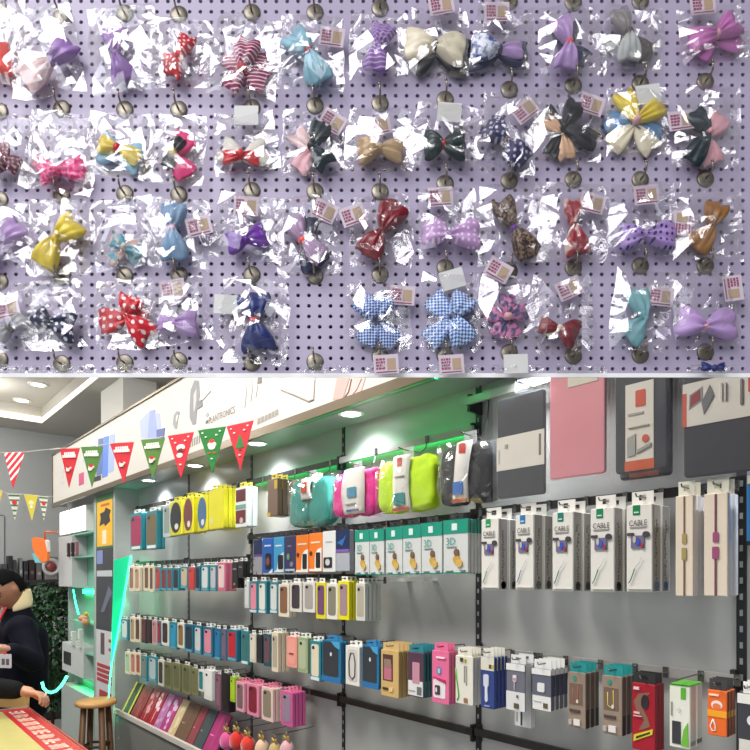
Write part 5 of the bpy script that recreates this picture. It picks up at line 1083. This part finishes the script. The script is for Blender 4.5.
def deco(kind):
    W = (244, 240, 232); out = []
    if kind == 'text':
        for k, (y, x0, x1) in enumerate(((.12, .22, .78), (.19, .16, .84))):
            n = 6
            for j in range(n):
                u = x0 + (x1-x0)*j/n; out.append(('white_lettering', W, [(u, y-.02), (u+.02, y+.045), (u+(x1-x0)/n*.75, y+.04), (u+(x1-x0)/n*.7, y-.03)]))
        out += [('pale_picture', (236, 206, 196), circ(.5, .5, .12)), ('red_picture', (196, 40, 44), circ(.5, .46, .09)), ('white_picture', W, circ(.47, .55, .08))]
    elif kind == 'sock':
        out += [('white_picture', W, circ(.5, .3, .17)), ('dark_picture', (96, 40, 36), circ(.5, .37, .12)), ('white_picture', W, circ(.46, .47, .12)), ('red_picture', (204, 40, 50), circ(.62, .36, .06))]
    elif kind == 'round':
        out += [('pale_picture', (238, 214, 200), circ(.5, .36, .16)), ('red_picture', (206, 60, 60), circ(.5, .28, .1)), ('white_picture', W, circ(.5, .42, .12)), ('red_picture', (200, 60, 50), circ(.4, .55, .05)), ('red_picture', (200, 60, 50), circ(.6, .55, .05))]
    elif kind == 'tree':
        for y, r in ((.3, .09), (.37, .13), (.44, .17)): out.append(('green_tree', (40, 128, 62), [(.5, y-.08), (.5-r, y+.08), (.5+r, y+.08)]))
        out.append(('brown_trunk', (110, 70, 50), [(.46, .52), (.46, .58), (.54, .58), (.54, .52)]))
    if kind != 'text': out += [('white_star', W, star(*p)) for p in ((.18, .08), (.8, .08), (.3, .18), (.68, .16), (.5, .68))]
    return out
RED = (206, 42, 56); GRN = (46, 120, 52)
Yf = lambda x: 2.02 + (253-x)/193.*.62
base = at(60, 449, Yf(60))
t = thing('bunting', 'string of red and green festive pennants hung across the white fascia', 'bunting', base)
flags = [(60,80,449,448,69,488,RED,'text'), (81,103,447,446.5,92,488,(80,128,54),'text'), (110,134,443.5,442,124,484,RED,'text'), (141,165,440,438,153,480,(84,128,56),'text'), (168,194,436,432,181,479,RED,'sock'), (198,226,430.5,426.5,212.5,473,(30,122,50),'round'), (226.6,253.6,426.5,420.5,240.5,470,RED,'tree')]
obj('string', MB().tube([at(x, y-.6, Yf(x))-base for x, y in ((50,450.5),(60,449),(92,446.7),(122,442.6),(153,438.8),(181,434),(212,428.5),(240,423.5),(254,420.4),(262,417))], .0012, 6), mat((220, 214, 206), .7), t)
for f in flags: pennant(t, *f[:6], Yf, base, f[6], deco(f[7]))
for k, (x, y) in enumerate(((50, 450.5), (262, 417))):
    a, z = on_b(x, y, FB-.002); 
Yb = lambda x: 4.1
base = at(4, 453, 4.1)
t = thing('bunting', 'single red and white striped pennant on a string near the back wall', 'bunting', base)
obj('string', MB().tube([at(-20, 452, 4.1)-base, at(4, 452.5, 4.1)-base, at(25, 452, 4.1)-base, at(60, 448, 4.1)-base], .0016, 6), mat((220, 214, 206), .7), t)
pennant(t, 4, 25, 453, 452, 13, 489, Yb, base, RED, [('white_stripe', (240, 232, 226), [(k-.0, 0), (k-1.4, 1.0), (k-1.4+.13, 1.0), (k+.13, 0)]) for k in (.08, .40, .72, 1.04, 1.36)])
base = at(8, 494, 4.6); Yc = lambda x: 4.6
t = thing('bunting', 'string of small pale, yellow and striped pennants below the red striped one', 'bunting', base)
obj('string', MB().tube([at(x, y, 4.6)-base for x, y in ((-20, 489), (0, 490.5), (8, 493.5), (20, 494), (31, 494.6), (43, 496.4), (64, 496), (75, 494))], .0016, 6), mat((220, 214, 206), .7), t)
WS = (214, 214, 204)
stripes = [('dark_stripe', (70, 110, 70), [(v*.5+.02, v), (v*.5+.05, v+.07), (.95-v*.5, v+.07), (.98-v*.5, v)]) for v in (.02, .2, .4, .6, .8)]
pennant(t, 7.6, 20.5, 494, 494.4, 15, 520, Yc, base, WS, stripes + [('red_picture', RED, circ(.52, .32, .2))])
pennant(t, 24, 38, 494.6, 495, 32, 521, Yc, base, (214, 198, 70), [('pale_picture', (232, 224, 170), circ(.5, .3, .2)), ('white_picture', (240, 236, 214), circ(.5, .46, .12))])
pennant(t, 38.6, 48.5, 496, 497, 44, 521, Yc, base, WS, stripes + [('red_picture', RED, circ(.5, .28, .2))])
pennant(t, 64.5, 75, 496, 495.4, 70, 514, Yc, base, (232, 228, 226), [('red_top', RED, [(.0, .0), (.05, .12), (.95, .12), (1, 0)]), ('red_picture', RED, circ(.5, .75, .1))])
pennant(t, -10, 2.5, 491, 491.5, -3, 512, Yc, base, (214, 198, 70), [])
# ---- counter
CW = .52; CLN = 1.55
cz = .935; cY = (E-cz)*F/(706.5-HY); cP = Vector(((27-HX)/F*cY, cY, 0))
ct = thing('glass_counter', 'glass topped shop counter with a red lettered edge strip and cream top', 'counter', cP, TH)
obj('body', MB().box(.01, CLN, -CW, -.012, .02, cz-.05), mat((92, 84, 80), .5), ct, bevel=.003)
obj('front_glass', MB().box(.005, CLN, -.011, -.005, .3, cz-.02), clear_mat('counter_glass', (.95, .98, .97), .06, .03), ct, label='clear glass front')
obj('top_board', MB().box(0, CLN, -CW, 0, cz-.05, cz-.008), mat((168, 156, 96), .4), ct)
obj('cream_sheet', MB().box(.02, CLN, -CW+.02, -.115, cz-.008, cz-.0065), mat((190, 180, 112), .35), ct, label='cream paper under the glass')
rs = obj('red_strip', MB().box(.0, CLN, -.115, -.004, cz-.008, cz-.006).box(0, .03, -CW, -.115, cz-.008, cz-.006), mat((188, 36, 46), .35), ct, label='red edge strip')
m = MB(); rnd = random.Random(9)
for k in range(15):
    x = .06 + k*.098
    for (u0, u1, v0, v1) in ((.0, .07, .062, .07), (.0, .07, .036, .044), (.0, .07, .012, .02), (.01, .02, .012, .07), (.032, .042, .012, .07), (.056, .066, .012, .06)):
        if rnd.random() < .82: m.box(x+u0, x+u1, -.105+v0, -.105+v1+.004, cz-.006, cz-.0052)
obj('pale_lettering', m, mat((240, 214, 190), .4), rs)
obj('leaf_print', MB().prismz([(x, y) for x, y in [(.20+.10*math.cos(q*.35)*(1-.3*math.sin(q*.35)), -.30+.03*math.sin(q*.35)) for q in range(18)]], cz-.0064, cz-.0058), mat((226, 218, 150), .4), ct)
obj('edge_trim', MB().box(-.012, 0, -CW, .006, cz-.055, cz), chrome, ct)
obj('edge_trim', MB().box(-.012, CLN, 0, .008, cz-.05, cz-.002), mat((168, 60, 62), .4), ct)
# wooden block behind the counter's corner (chair back)
a = at(6, 692, 3.3)
t = thing('wooden_chair', 'light wooden chair back showing behind the counter', 'chair', Vector((a.x-.08, 3.42, 0)), R(-15))
wood = mat((196, 156, 92), .45, vary=.15)
obj('backrest', MB().rbox(-.14, .16, -.012, .012, .86, E-(694-HY)*3.42/F+.03, .03), wood, t); obj('seat', MB().rbox(-.18, .18, -.36, 0, .44, .47, .01), wood, t)
for sx in (-.15, .15):
    obj('leg', MB().capsule((sx, 0, .02), (sx, 0, .9), .014, .014), wood, t, True); obj('leg', MB().capsule((sx, -.33, .02), (sx, -.33, .44), .014, .014), wood, t, True)
# ---- stool
sY = 3.1*S; sz = E - (700-HY)*sY/F; sP = Vector(((96-HX)/F*sY, sY, 0)); sr = 19.2/F*sY
st = thing('wooden_stool', 'round wooden stool in front of the posters and green tape', 'stool', sP, .3)
obj('seat', MB().lathe([(sr*.9, sz-.03), (sr, sz-.024), (sr, sz-.008), (sr*.94, sz), (.001, sz)], 32), mat((212, 160, 98), .4, vary=.12), st, True)
wd = mat((112, 74, 46), .5, vary=.15); ri = mat((60, 46, 36), .6)
legs = []
for k in range(4):
    an = k*math.pi/2 + .55; d = Vector((math.cos(an), math.sin(an), 0)); lp = [d*sr*.62 + Vector((0,0,sz-.03)), d*sr*1.05 + Vector((0,0,0))]
    obj('leg', MB().tube(lp, .017, 10, .02), wd, st, True); legs.append(lp)
for zf in (.72, .35):
    for k in range(4):
        p = legs[k][1].lerp(legs[k][0], zf); q_ = legs[(k+1)%4][1].lerp(legs[(k+1)%4][0], zf)
        obj('stretcher', MB().tube([p, q_], .008, 8), ri, st, True)
# ================================================================== PEOPLE
skin = mat((196, 142, 112), .55, vary=.04); navy = mat((17, 18, 30), .8, vary=.15); hair_m = mat((11, 11, 12), .85); fleece = mat((236, 220, 172), .9, sheen=.4)
def remesh(o, vox, sm=6):
    r = o.modifiers.new('r', 'REMESH'); r.mode = 'VOXEL'; r.voxel_size = vox; r.use_smooth_shade = True
    s = o.modifiers.new('s', 'SMOOTH'); s.factor = .5; s.iterations = sm
    return o
def head_mb(c, f, up, sc=1.0):
    """head centred at C, facing F, with UP; brow, nose, lips, chin and ears worked into the surface"""
    f = f.normalized(); up = (up - f*up.dot(f)).normalized(); r = up.cross(f)      # r = the head's own left ... axis
    vs, fs = [], []; nu, nv = 40, 30
    g = lambda x, s: math.exp(-(x/s)**2)
    for j in range(nv+1):
        ph = -math.pi/2 + math.pi*j/nv
        for i in range(nu):
            th = 2*math.pi*i/nu; z = math.sin(ph); cr = math.cos(ph); x = cr*math.sin(th); y = cr*math.cos(th)      # y = forward
            X, Y, Z = x*.074, y*.094, z*.118
            if Z < -.02: k = 1 - .30*min(1, (-.02-Z)/.095); X *= k; Y *= 1 - .10*min(1, (-.02-Z)/.09)
            if y > .3:
                Y += .026*g(X, .012)*g(Z+.028, .018)*(1 if Z > -.05 else .6)      # nose
                Y += .007*g(X, .05)*g(Z-.012, .012) - .008*(g(X-.032, .015)+g(X+.032, .015))*g(Z+.008, .012)      # brow, eye sockets
                Y += .007*g(X, .022)*g(Z+.064, .010) + .010*g(X, .03)*g(Z+.098, .016)      # lips, chin
            if y < 0: Y *= 1.06
            e = (g(Y, .02)*g(Z+.012, .026))*(1 if abs(x) > .85 else 0); X += math.copysign(.016*e, x)      # ears
            p = c + (r*X + f*Y + up*Z)*sc; vs.append(p)
    for j in range(nv):
        for i in range(nu): fs.append((j*nu+i, j*nu+(i+1)%nu, (j+1)*nu+(i+1)%nu, (j+1)*nu+i))
    return MB().add(vs, fs), r, f, up
def hand_into(m, wr, d, palmn, sc=1.0, curl=.6):
    """a hand from the wrist along D, palm normal PALMN: palm, four bent fingers, thumb from the side"""
    d = d.normalized(); n = (palmn - d*palmn.dot(d)).normalized(); s = d.cross(n)
    K = lambda a, b, c: wr + (d*a + s*b + n*c)*sc
    m.capsule(K(.0, 0, 0), K(.03, 0, 0), .026*sc, .026*sc)
    for b in (-.028, -.010, .010, .027): m.capsule(K(.02, b*.7, 0), K(.082, b, 0), .013*sc, .012*sc)
    for b, l in ((-.030, .055), (-.0105, .068), (.0105, .073), (.031, .066)):
        p0 = K(.085, b, 0); a1 = curl*.8; a2 = curl*1.9
        p1 = p0 + (d*math.cos(a1) + n*math.sin(a1))*l*.45*sc; p2 = p1 + (d*math.cos(a2) + n*math.sin(a2))*l*.32*sc; p3 = p2 + (d*math.cos(a2*1.3) + n*math.sin(a2*1.3))*l*.28*sc
        m.capsule(p0, p1, .0098*sc, .0088*sc, 8); m.capsule(p1, p2, .0088*sc, .0080*sc, 8); m.capsule(p2, p3, .0080*sc, .0068*sc, 8)
    t0, t1, t2 = K(.025, .026, .006), K(.058, .048, .022), K(.085, .046, .038)
    m.capsule(t0, t1, .0135*sc, .0115*sc, 8); m.capsule(t1, t2, .011*sc, .0085*sc, 8)
def person(label, J, f, jacket, extra, skin=skin):
    """J: world joints; f: facing of the head"""
    root = thing('person', label, 'person', Vector((J['pelvis'].x, J['pelvis'].y, 0)))
    o = Vector(root.location); j = {k: v-o for k, v in J.items()}
    m, r, f, up = head_mb(j['head'], f, j.get('headup', Vector((0,0,1))+o) if False else extra.get('up', Vector((0,0,1))))
    m.capsule(j['neck'], j['head'] - up*.06 - f*.02, .056, .050)
    m.capsule(j['pelvis'], j['chest'], .13, .14)
    for s in 'lr':
        m.capsule(j['chest'], j['sh'+s], .10, .062); m.capsule(j['sh'+s], j['el'+s], .05, .040); m.capsule(j['el'+s], j['wr'+s], .040, .027)
        hand_into(m, j['wr'+s], extra['hd'+s], extra['hn'+s])
        m.capsule(j['pelvis'], j['kn'+s], .085, .055); m.capsule(j['kn'+s], j['an'+s], .052, .036)
        fd = Vector((f.x, f.y, 0)).normalized(); m.capsule(j['an'+s]-Vector((0,0,.03)), j['an'+s]+fd*.14-Vector((0,0,.045)), .036, .028)
    body = remesh(obj('body', m, skin, root, True), .0055, 4)
    c = MB()
    c.capsule(j['pelvis']-Vector((0,0,.06)), j['chest'], .158, .150); c.capsule(j['chest'], j['neck']-Vector((0,0,.03)), .145, .075)
    for s in 'lr':
        c.capsule(j['chest']+Vector((0,0,.02)), j['sh'+s], .115, .078); c.capsule(j['sh'+s], j['el'+s], .074, .064); c.capsule(j['el'+s], j['wr'+s].lerp(j['el'+s], .10), .066, .046)
    jk = remesh(obj('jacket', c, jacket, root, True, label=extra.get('jlabel')), .011, 5)
    tr = MB()
    for s in 'lr': tr.capsule(j['pelvis']-Vector((0,0,.02)), j['kn'+s], .115, .078); tr.capsule(j['kn'+s], j['an'+s]+Vector((0,0,.03)), .076, .062)
    remesh(obj('trousers', tr, mat((34, 36, 44), .8), root, True), .012, 4)
    sho = mat((30, 28, 28), .5)
    for s in 'lr':
        fd = Vector((f.x, f.y, 0)).normalized(); q = MB().capsule(j['an'+s]-Vector((0,0,.035))-fd*.04, j['an'+s]+fd*.15-Vector((0,0,.045)), .047, .038); remesh(obj('shoe', q, sho, root, True), .008, 4)
    # face
    h = j['head']; K = lambda x, y, z: h + r*x + f*y + up*z
    dark = mat((40, 26, 22), .5)
    for s in (-1, 1):
        e = MB().ellipsoid((0,0,0), (.013, .006, .0045), 12, 8); rot = Matrix((r, f, up)).transposed().to_4x4()
        obj('eye', e.xf(Matrix.Translation(K(s*.032, .079, -.008)) @ rot), dark, root, True)
        obj('eyebrow', MB().tube([K(s*.016, .089, .010), K(s*.033, .086, .015), K(s*.050, .074, .009)], .0035, 6), hair_m, root, True)
    obj('mouth', MB().tube([K(-.024, .082, -.064), K(-.01, .092, -.0635), (K(.01, .092, -.0635)), K(.024, .082, -.064)], .0032, 6), mat((150, 84, 76), .5), root, True)
    hm, *_ = head_mb(h + up*.004 - f*.003, f, up, 1.03)
    keep = MB(); idx = {}
    for fc in hm.f:
        ok = True
        for v in fc:
            d = Vector(hm.v[v]) - h; x, y, z = d.dot(r), d.dot(f), d.dot(up)
            if z < .034 and not (y < -.012 and z > -.045): ok = False
            if y > .06 and z < .05: ok = False
        if ok: keep.f.append(fc)
    keep.v = list(hm.v)
    rnd = random.Random(5)
    keep.v = [tuple(Vector(v) + (Vector(v)-h).normalized()*noise.noise(Vector(v)*60)*.005) for v in keep.v]
    ho = obj('hair', keep, hair_m, root, True); sm = ho.modifiers.new('s', 'SOLIDIFY'); sm.thickness = .012; sm.offset = -.2
    return root, j, r, f, up, o
V = Vector
# person with the fleece collar
hd = at(7.0, 590, 3.5)
f1 = V((-.36, -.90, -.46))
J = dict(head=hd, neck=V((hd.x+.022, 3.565, 1.43)), chest=V((hd.x+.035, 3.58, 1.22)), pelvis=V((hd.x-.005, 3.64, .90)),
         shl=V((hd.x+.13, 3.42, 1.31)), shr=V((hd.x-.06, 3.74, 1.31)), ell=V((hd.x+.225, 3.36, 1.13)), elr=V((hd.x-.26, 3.66, 1.06)),
         wrl=V((hd.x+.215, 3.17, 1.215)), wrr=V((hd.x-.20, 3.36, 1.16)), knl=V((hd.x+.06, 3.55, .48)), knr=V((hd.x-.04, 3.74, .48)), anl=V((hd.x+.08, 3.56, .08)), anr=V((hd.x-.02, 3.76, .08)))
root, j, r, f, up, o = person('person in a dark navy jacket with a cream fleece collar, looking down at their hands', J, f1, navy,
    dict(up=V((-.25, -.12, 1)), hdl=V((-1, -.1, .0)), hnl=V((0, .5, -.4)), hdr=V((.7, -.5, 0)), hnr=V((.2, .2, -.6)), jlabel='dark navy padded jacket'), mat((152, 106, 82), .55, vary=.04))
# collar, lanyard, badge
n0 = j['neck']; ax = (j['head']-n0).normalized(); m = MB(); vs, fs = [], []; NU = 28
ux = V((-.72,-.6,0)).normalized(); uy = V((0,0,1)).cross(ux)
for k, (rad, hz) in enumerate(((.070, -.03), (.082, -.012), (.080, .03), (.069, .085), (.062, .076))):
    for i in range(NU):
        a = R(62) + R(236)*i/(NU-1); vs.append(n0 + (ux*math.cos(a) + uy*math.sin(a))*rad + V((0,0,hz + .02*math.cos(a)*-1)) - ux*.0)
for k in range(4):
    for i in range(NU-1): fs.append((k*NU+i, k*NU+i+1, (k+1)*NU+i+1, (k+1)*NU+i))
cl = obj('collar', m.add(vs, fs), fleece, root, True, label='cream fleece collar'); q = cl.modifiers.new('s', 'SOLIDIFY'); q.thickness = .012; cl.modifiers.new('u', 'SUBSURF').levels = 1
bp = at(5.5, 661, 3.12) - o; red = mat((200, 36, 46), .6)
c0 = j['chest'] + ux*.17
obj('lanyard', MB().tube([n0 + uy*.09 + ux*.07, c0 + uy*.05 + V((0,0,.02)), c0 + ux*.02 + V((0,0,-.1)), bp + V((0,.0,.04))], .007, 6).tube([n0 - uy*.09 + ux*.07, c0 - uy*.05 + V((0,0,.02)), c0 + ux*.02 + V((0,0,-.1))], .007, 6), red, root, True, label='red lanyard')
bd = obj('badge', MB().rbox(-.036, .036, -.002, .002, -.036, .036, .006).xf(Matrix.Translation(bp) @ Matrix.Rotation(R(-12), 4, 'Z')), mat((206, 204, 206), .4), root, label='white name badge')
obj('badge_print', MB().box(-.02, -.002, -.0034, -.002, -.02, .012).box(.006, .024, -.0034, -.002, -.02, .012).xf(Matrix.Translation(bp) @ Matrix.Rotation(R(-12), 4, 'Z')), mat((96, 90, 100), .5), bd)
obj('shirt_front', MB().prism([(-.03, -.12), (.03, -.12), (.045, .1), (-.045, .1)], -.006, .006).xf(Matrix.Translation(c0 + V((0,0,.04)) + ux*.008) @ Matrix.Rotation(math.atan2(ux.y, ux.x)+R(90), 4, 'Z')), mat((190, 180, 176), .7), root)
# person reaching in from beyond the picture's edge
wr = at(23, 691, 2.92)
J2 = dict(head=V((-2.50, 2.62, 1.50)), neck=V((-2.52, 2.62, 1.36)), chest=V((-2.54, 2.62, 1.20)), pelvis=V((-2.58, 2.60, .90)),
          shl=V((-2.42, 2.78, 1.30)), shr=V((-2.62, 2.44, 1.30)), ell=V((-2.06, 2.86, 1.10)), elr=V((-2.62, 2.30, 1.05)), wrl=wr, wrr=V((-2.45, 2.25, 1.08)),
          knl=V((-2.56, 2.70, .48)), knr=V((-2.60, 2.50, .48)), anl=V((-2.58, 2.70, .08)), anr=V((-2.62, 2.50, .08)))
r2 = person('person in a black jacket reaching over the counter, only the arm and hand in view', J2, V((.85, .3, -.35)), mat((22, 22, 24), .8, vary=.15),
    dict(hdl=V((1, -.05, -.16)), hnl=V((.05, -.25, -1)), hdr=V((.9, .2, 0)), hnr=V((0, .3, -1)), jlabel='black jacket'))
pn = at(45, 697, 2.9)
p = thing('pen', 'short white and yellow pen held in the reaching hand', 'pen', pn)
obj('barrel', MB().tube([(.012, -.01, .022), (-.006, 0, -.012)], .0045, 8), mat((226, 226, 220), .4), p, True); obj('tip', MB().tube([(-.006, 0, -.012), (-.022, .004, -.042)], .005, 8, .003), mat((190, 170, 60), .4), p, True)
# ================================================================== LIGHT AND CAMERA
def area(name, loc, size, energy, col=(1, .97, .92), target=None, sy=None):
    l = bpy.data.lights.new(name, 'AREA'); l.energy = energy; l.color = col; l.shape = 'RECTANGLE'; l.size = size; l.size_y = sy or size
    o = bpy.data.objects.new(name, l); C.objects.link(o); o.location = loc
    if target is not None: o.rotation_euler = (Vector(target)-Vector(loc)).to_track_quat('-Z', 'Y').to_euler()
    return o
# before the board: unseen lights added for its brightness and the bag glints
area('front_fill_panel', (-1.0, -1.1, 3.25), .9, 66, (1, .98, 1), sy=2.0)
area('front_fill_panel', (-.1, -1.9, 3.25), .3, 14, (1, .98, 1), sy=1.2)
area('front_fill_tube', (1.0, -1.2, 3.25), .12, 8, (1, .98, 1), sy=1.5)
area('left_fill', (-2.2, -3.2, 2.4), 2.4, 45, (.92, .95, 1), (0, .7, 2.1), 2.0)  # wide soft light, added from the left for whiter bags there
# inside the shop: unseen area lights added near the ceiling to brighten it
for a, b, e in ((-.0*S, -1.2*S, 86), (-2.2*S, -1.4*S, 56), (-4.2*S, -1.6*S, 44), (-3.4*S, .9*S, 16)):
    area('shop_fill', SH(a, b, CZ+.16), .9, e, (1, .97, .92))
for (x, y), (x2, y2), e, ang in (((110, 672), (119, 560), 22, 30), ((126, 590), (121, 640), 1.0, 60)):       # green light grazing up and down the end panel
    p = on_panel(x, y) + Vector((.035, -.004, 0)); q = on_panel(x2, y2)
    l = bpy.data.lights.new('green_tape_glow', 'SPOT'); l.energy = e; l.color = (.05, 1, .5); l.shadow_soft_size = .012; l.spot_size = R(ang); l.spot_blend = .5
    o = bpy.data.objects.new('green_tape_glow', l); C.objects.link(o); o.location = SH(p.x, p.y, p.z); o.rotation_euler = (SH(q.x, q.y, q.z) - SH(p.x, p.y, p.z)).to_track_quat('-Z', 'Y').to_euler()
for a, b, z, e in ((-3.4*S, -1.5*S, CZ-.25, 26), (-1.4*S, .55*S, CZ-.35, 14), (-4.6*S, -.4*S, CZ-.12, 12)):
    l = bpy.data.lights.new('hidden_fill', 'POINT'); l.energy = e; l.color = (1, .97, .92); l.shadow_soft_size = .12  # unseen point lights added to brighten the ceiling and back wall
    o = bpy.data.objects.new('hidden_fill', l); C.objects.link(o); o.location = SH(a, b, z)
w = bpy.data.worlds.new('w'); bpy.context.scene.world = w; w.use_nodes = True
w.node_tree.nodes['Background'].inputs[0].default_value = (.92, .94, 1, 1); w.node_tree.nodes['Background'].inputs[1].default_value = .22
cam = bpy.data.cameras.new('camera'); co = bpy.data.objects.new('camera', cam); C.objects.link(co)
cam.sensor_width = 36; cam.lens = 36*F/750; cam.shift_y = (HY-375)/750; cam.clip_start = .02
co.location = (0, 0, E); co.rotation_euler = (R(90), 0, 0)
sc = bpy.context.scene; sc.camera = co
sc.view_settings.view_transform = 'Standard'; sc.view_settings.look = 'None'; sc.view_settings.gamma = 1; sc.view_settings.exposure = 0
sc.cycles.max_bounces = 10; sc.cycles.transparent_max_bounces = 24
for l_, v in LABELS.items():
    if len(v) > 1: print('SAME LABEL', len(v), l_)
print('PRODUCTS', NPROD[0], 'OBJECTS', len(bpy.data.objects))
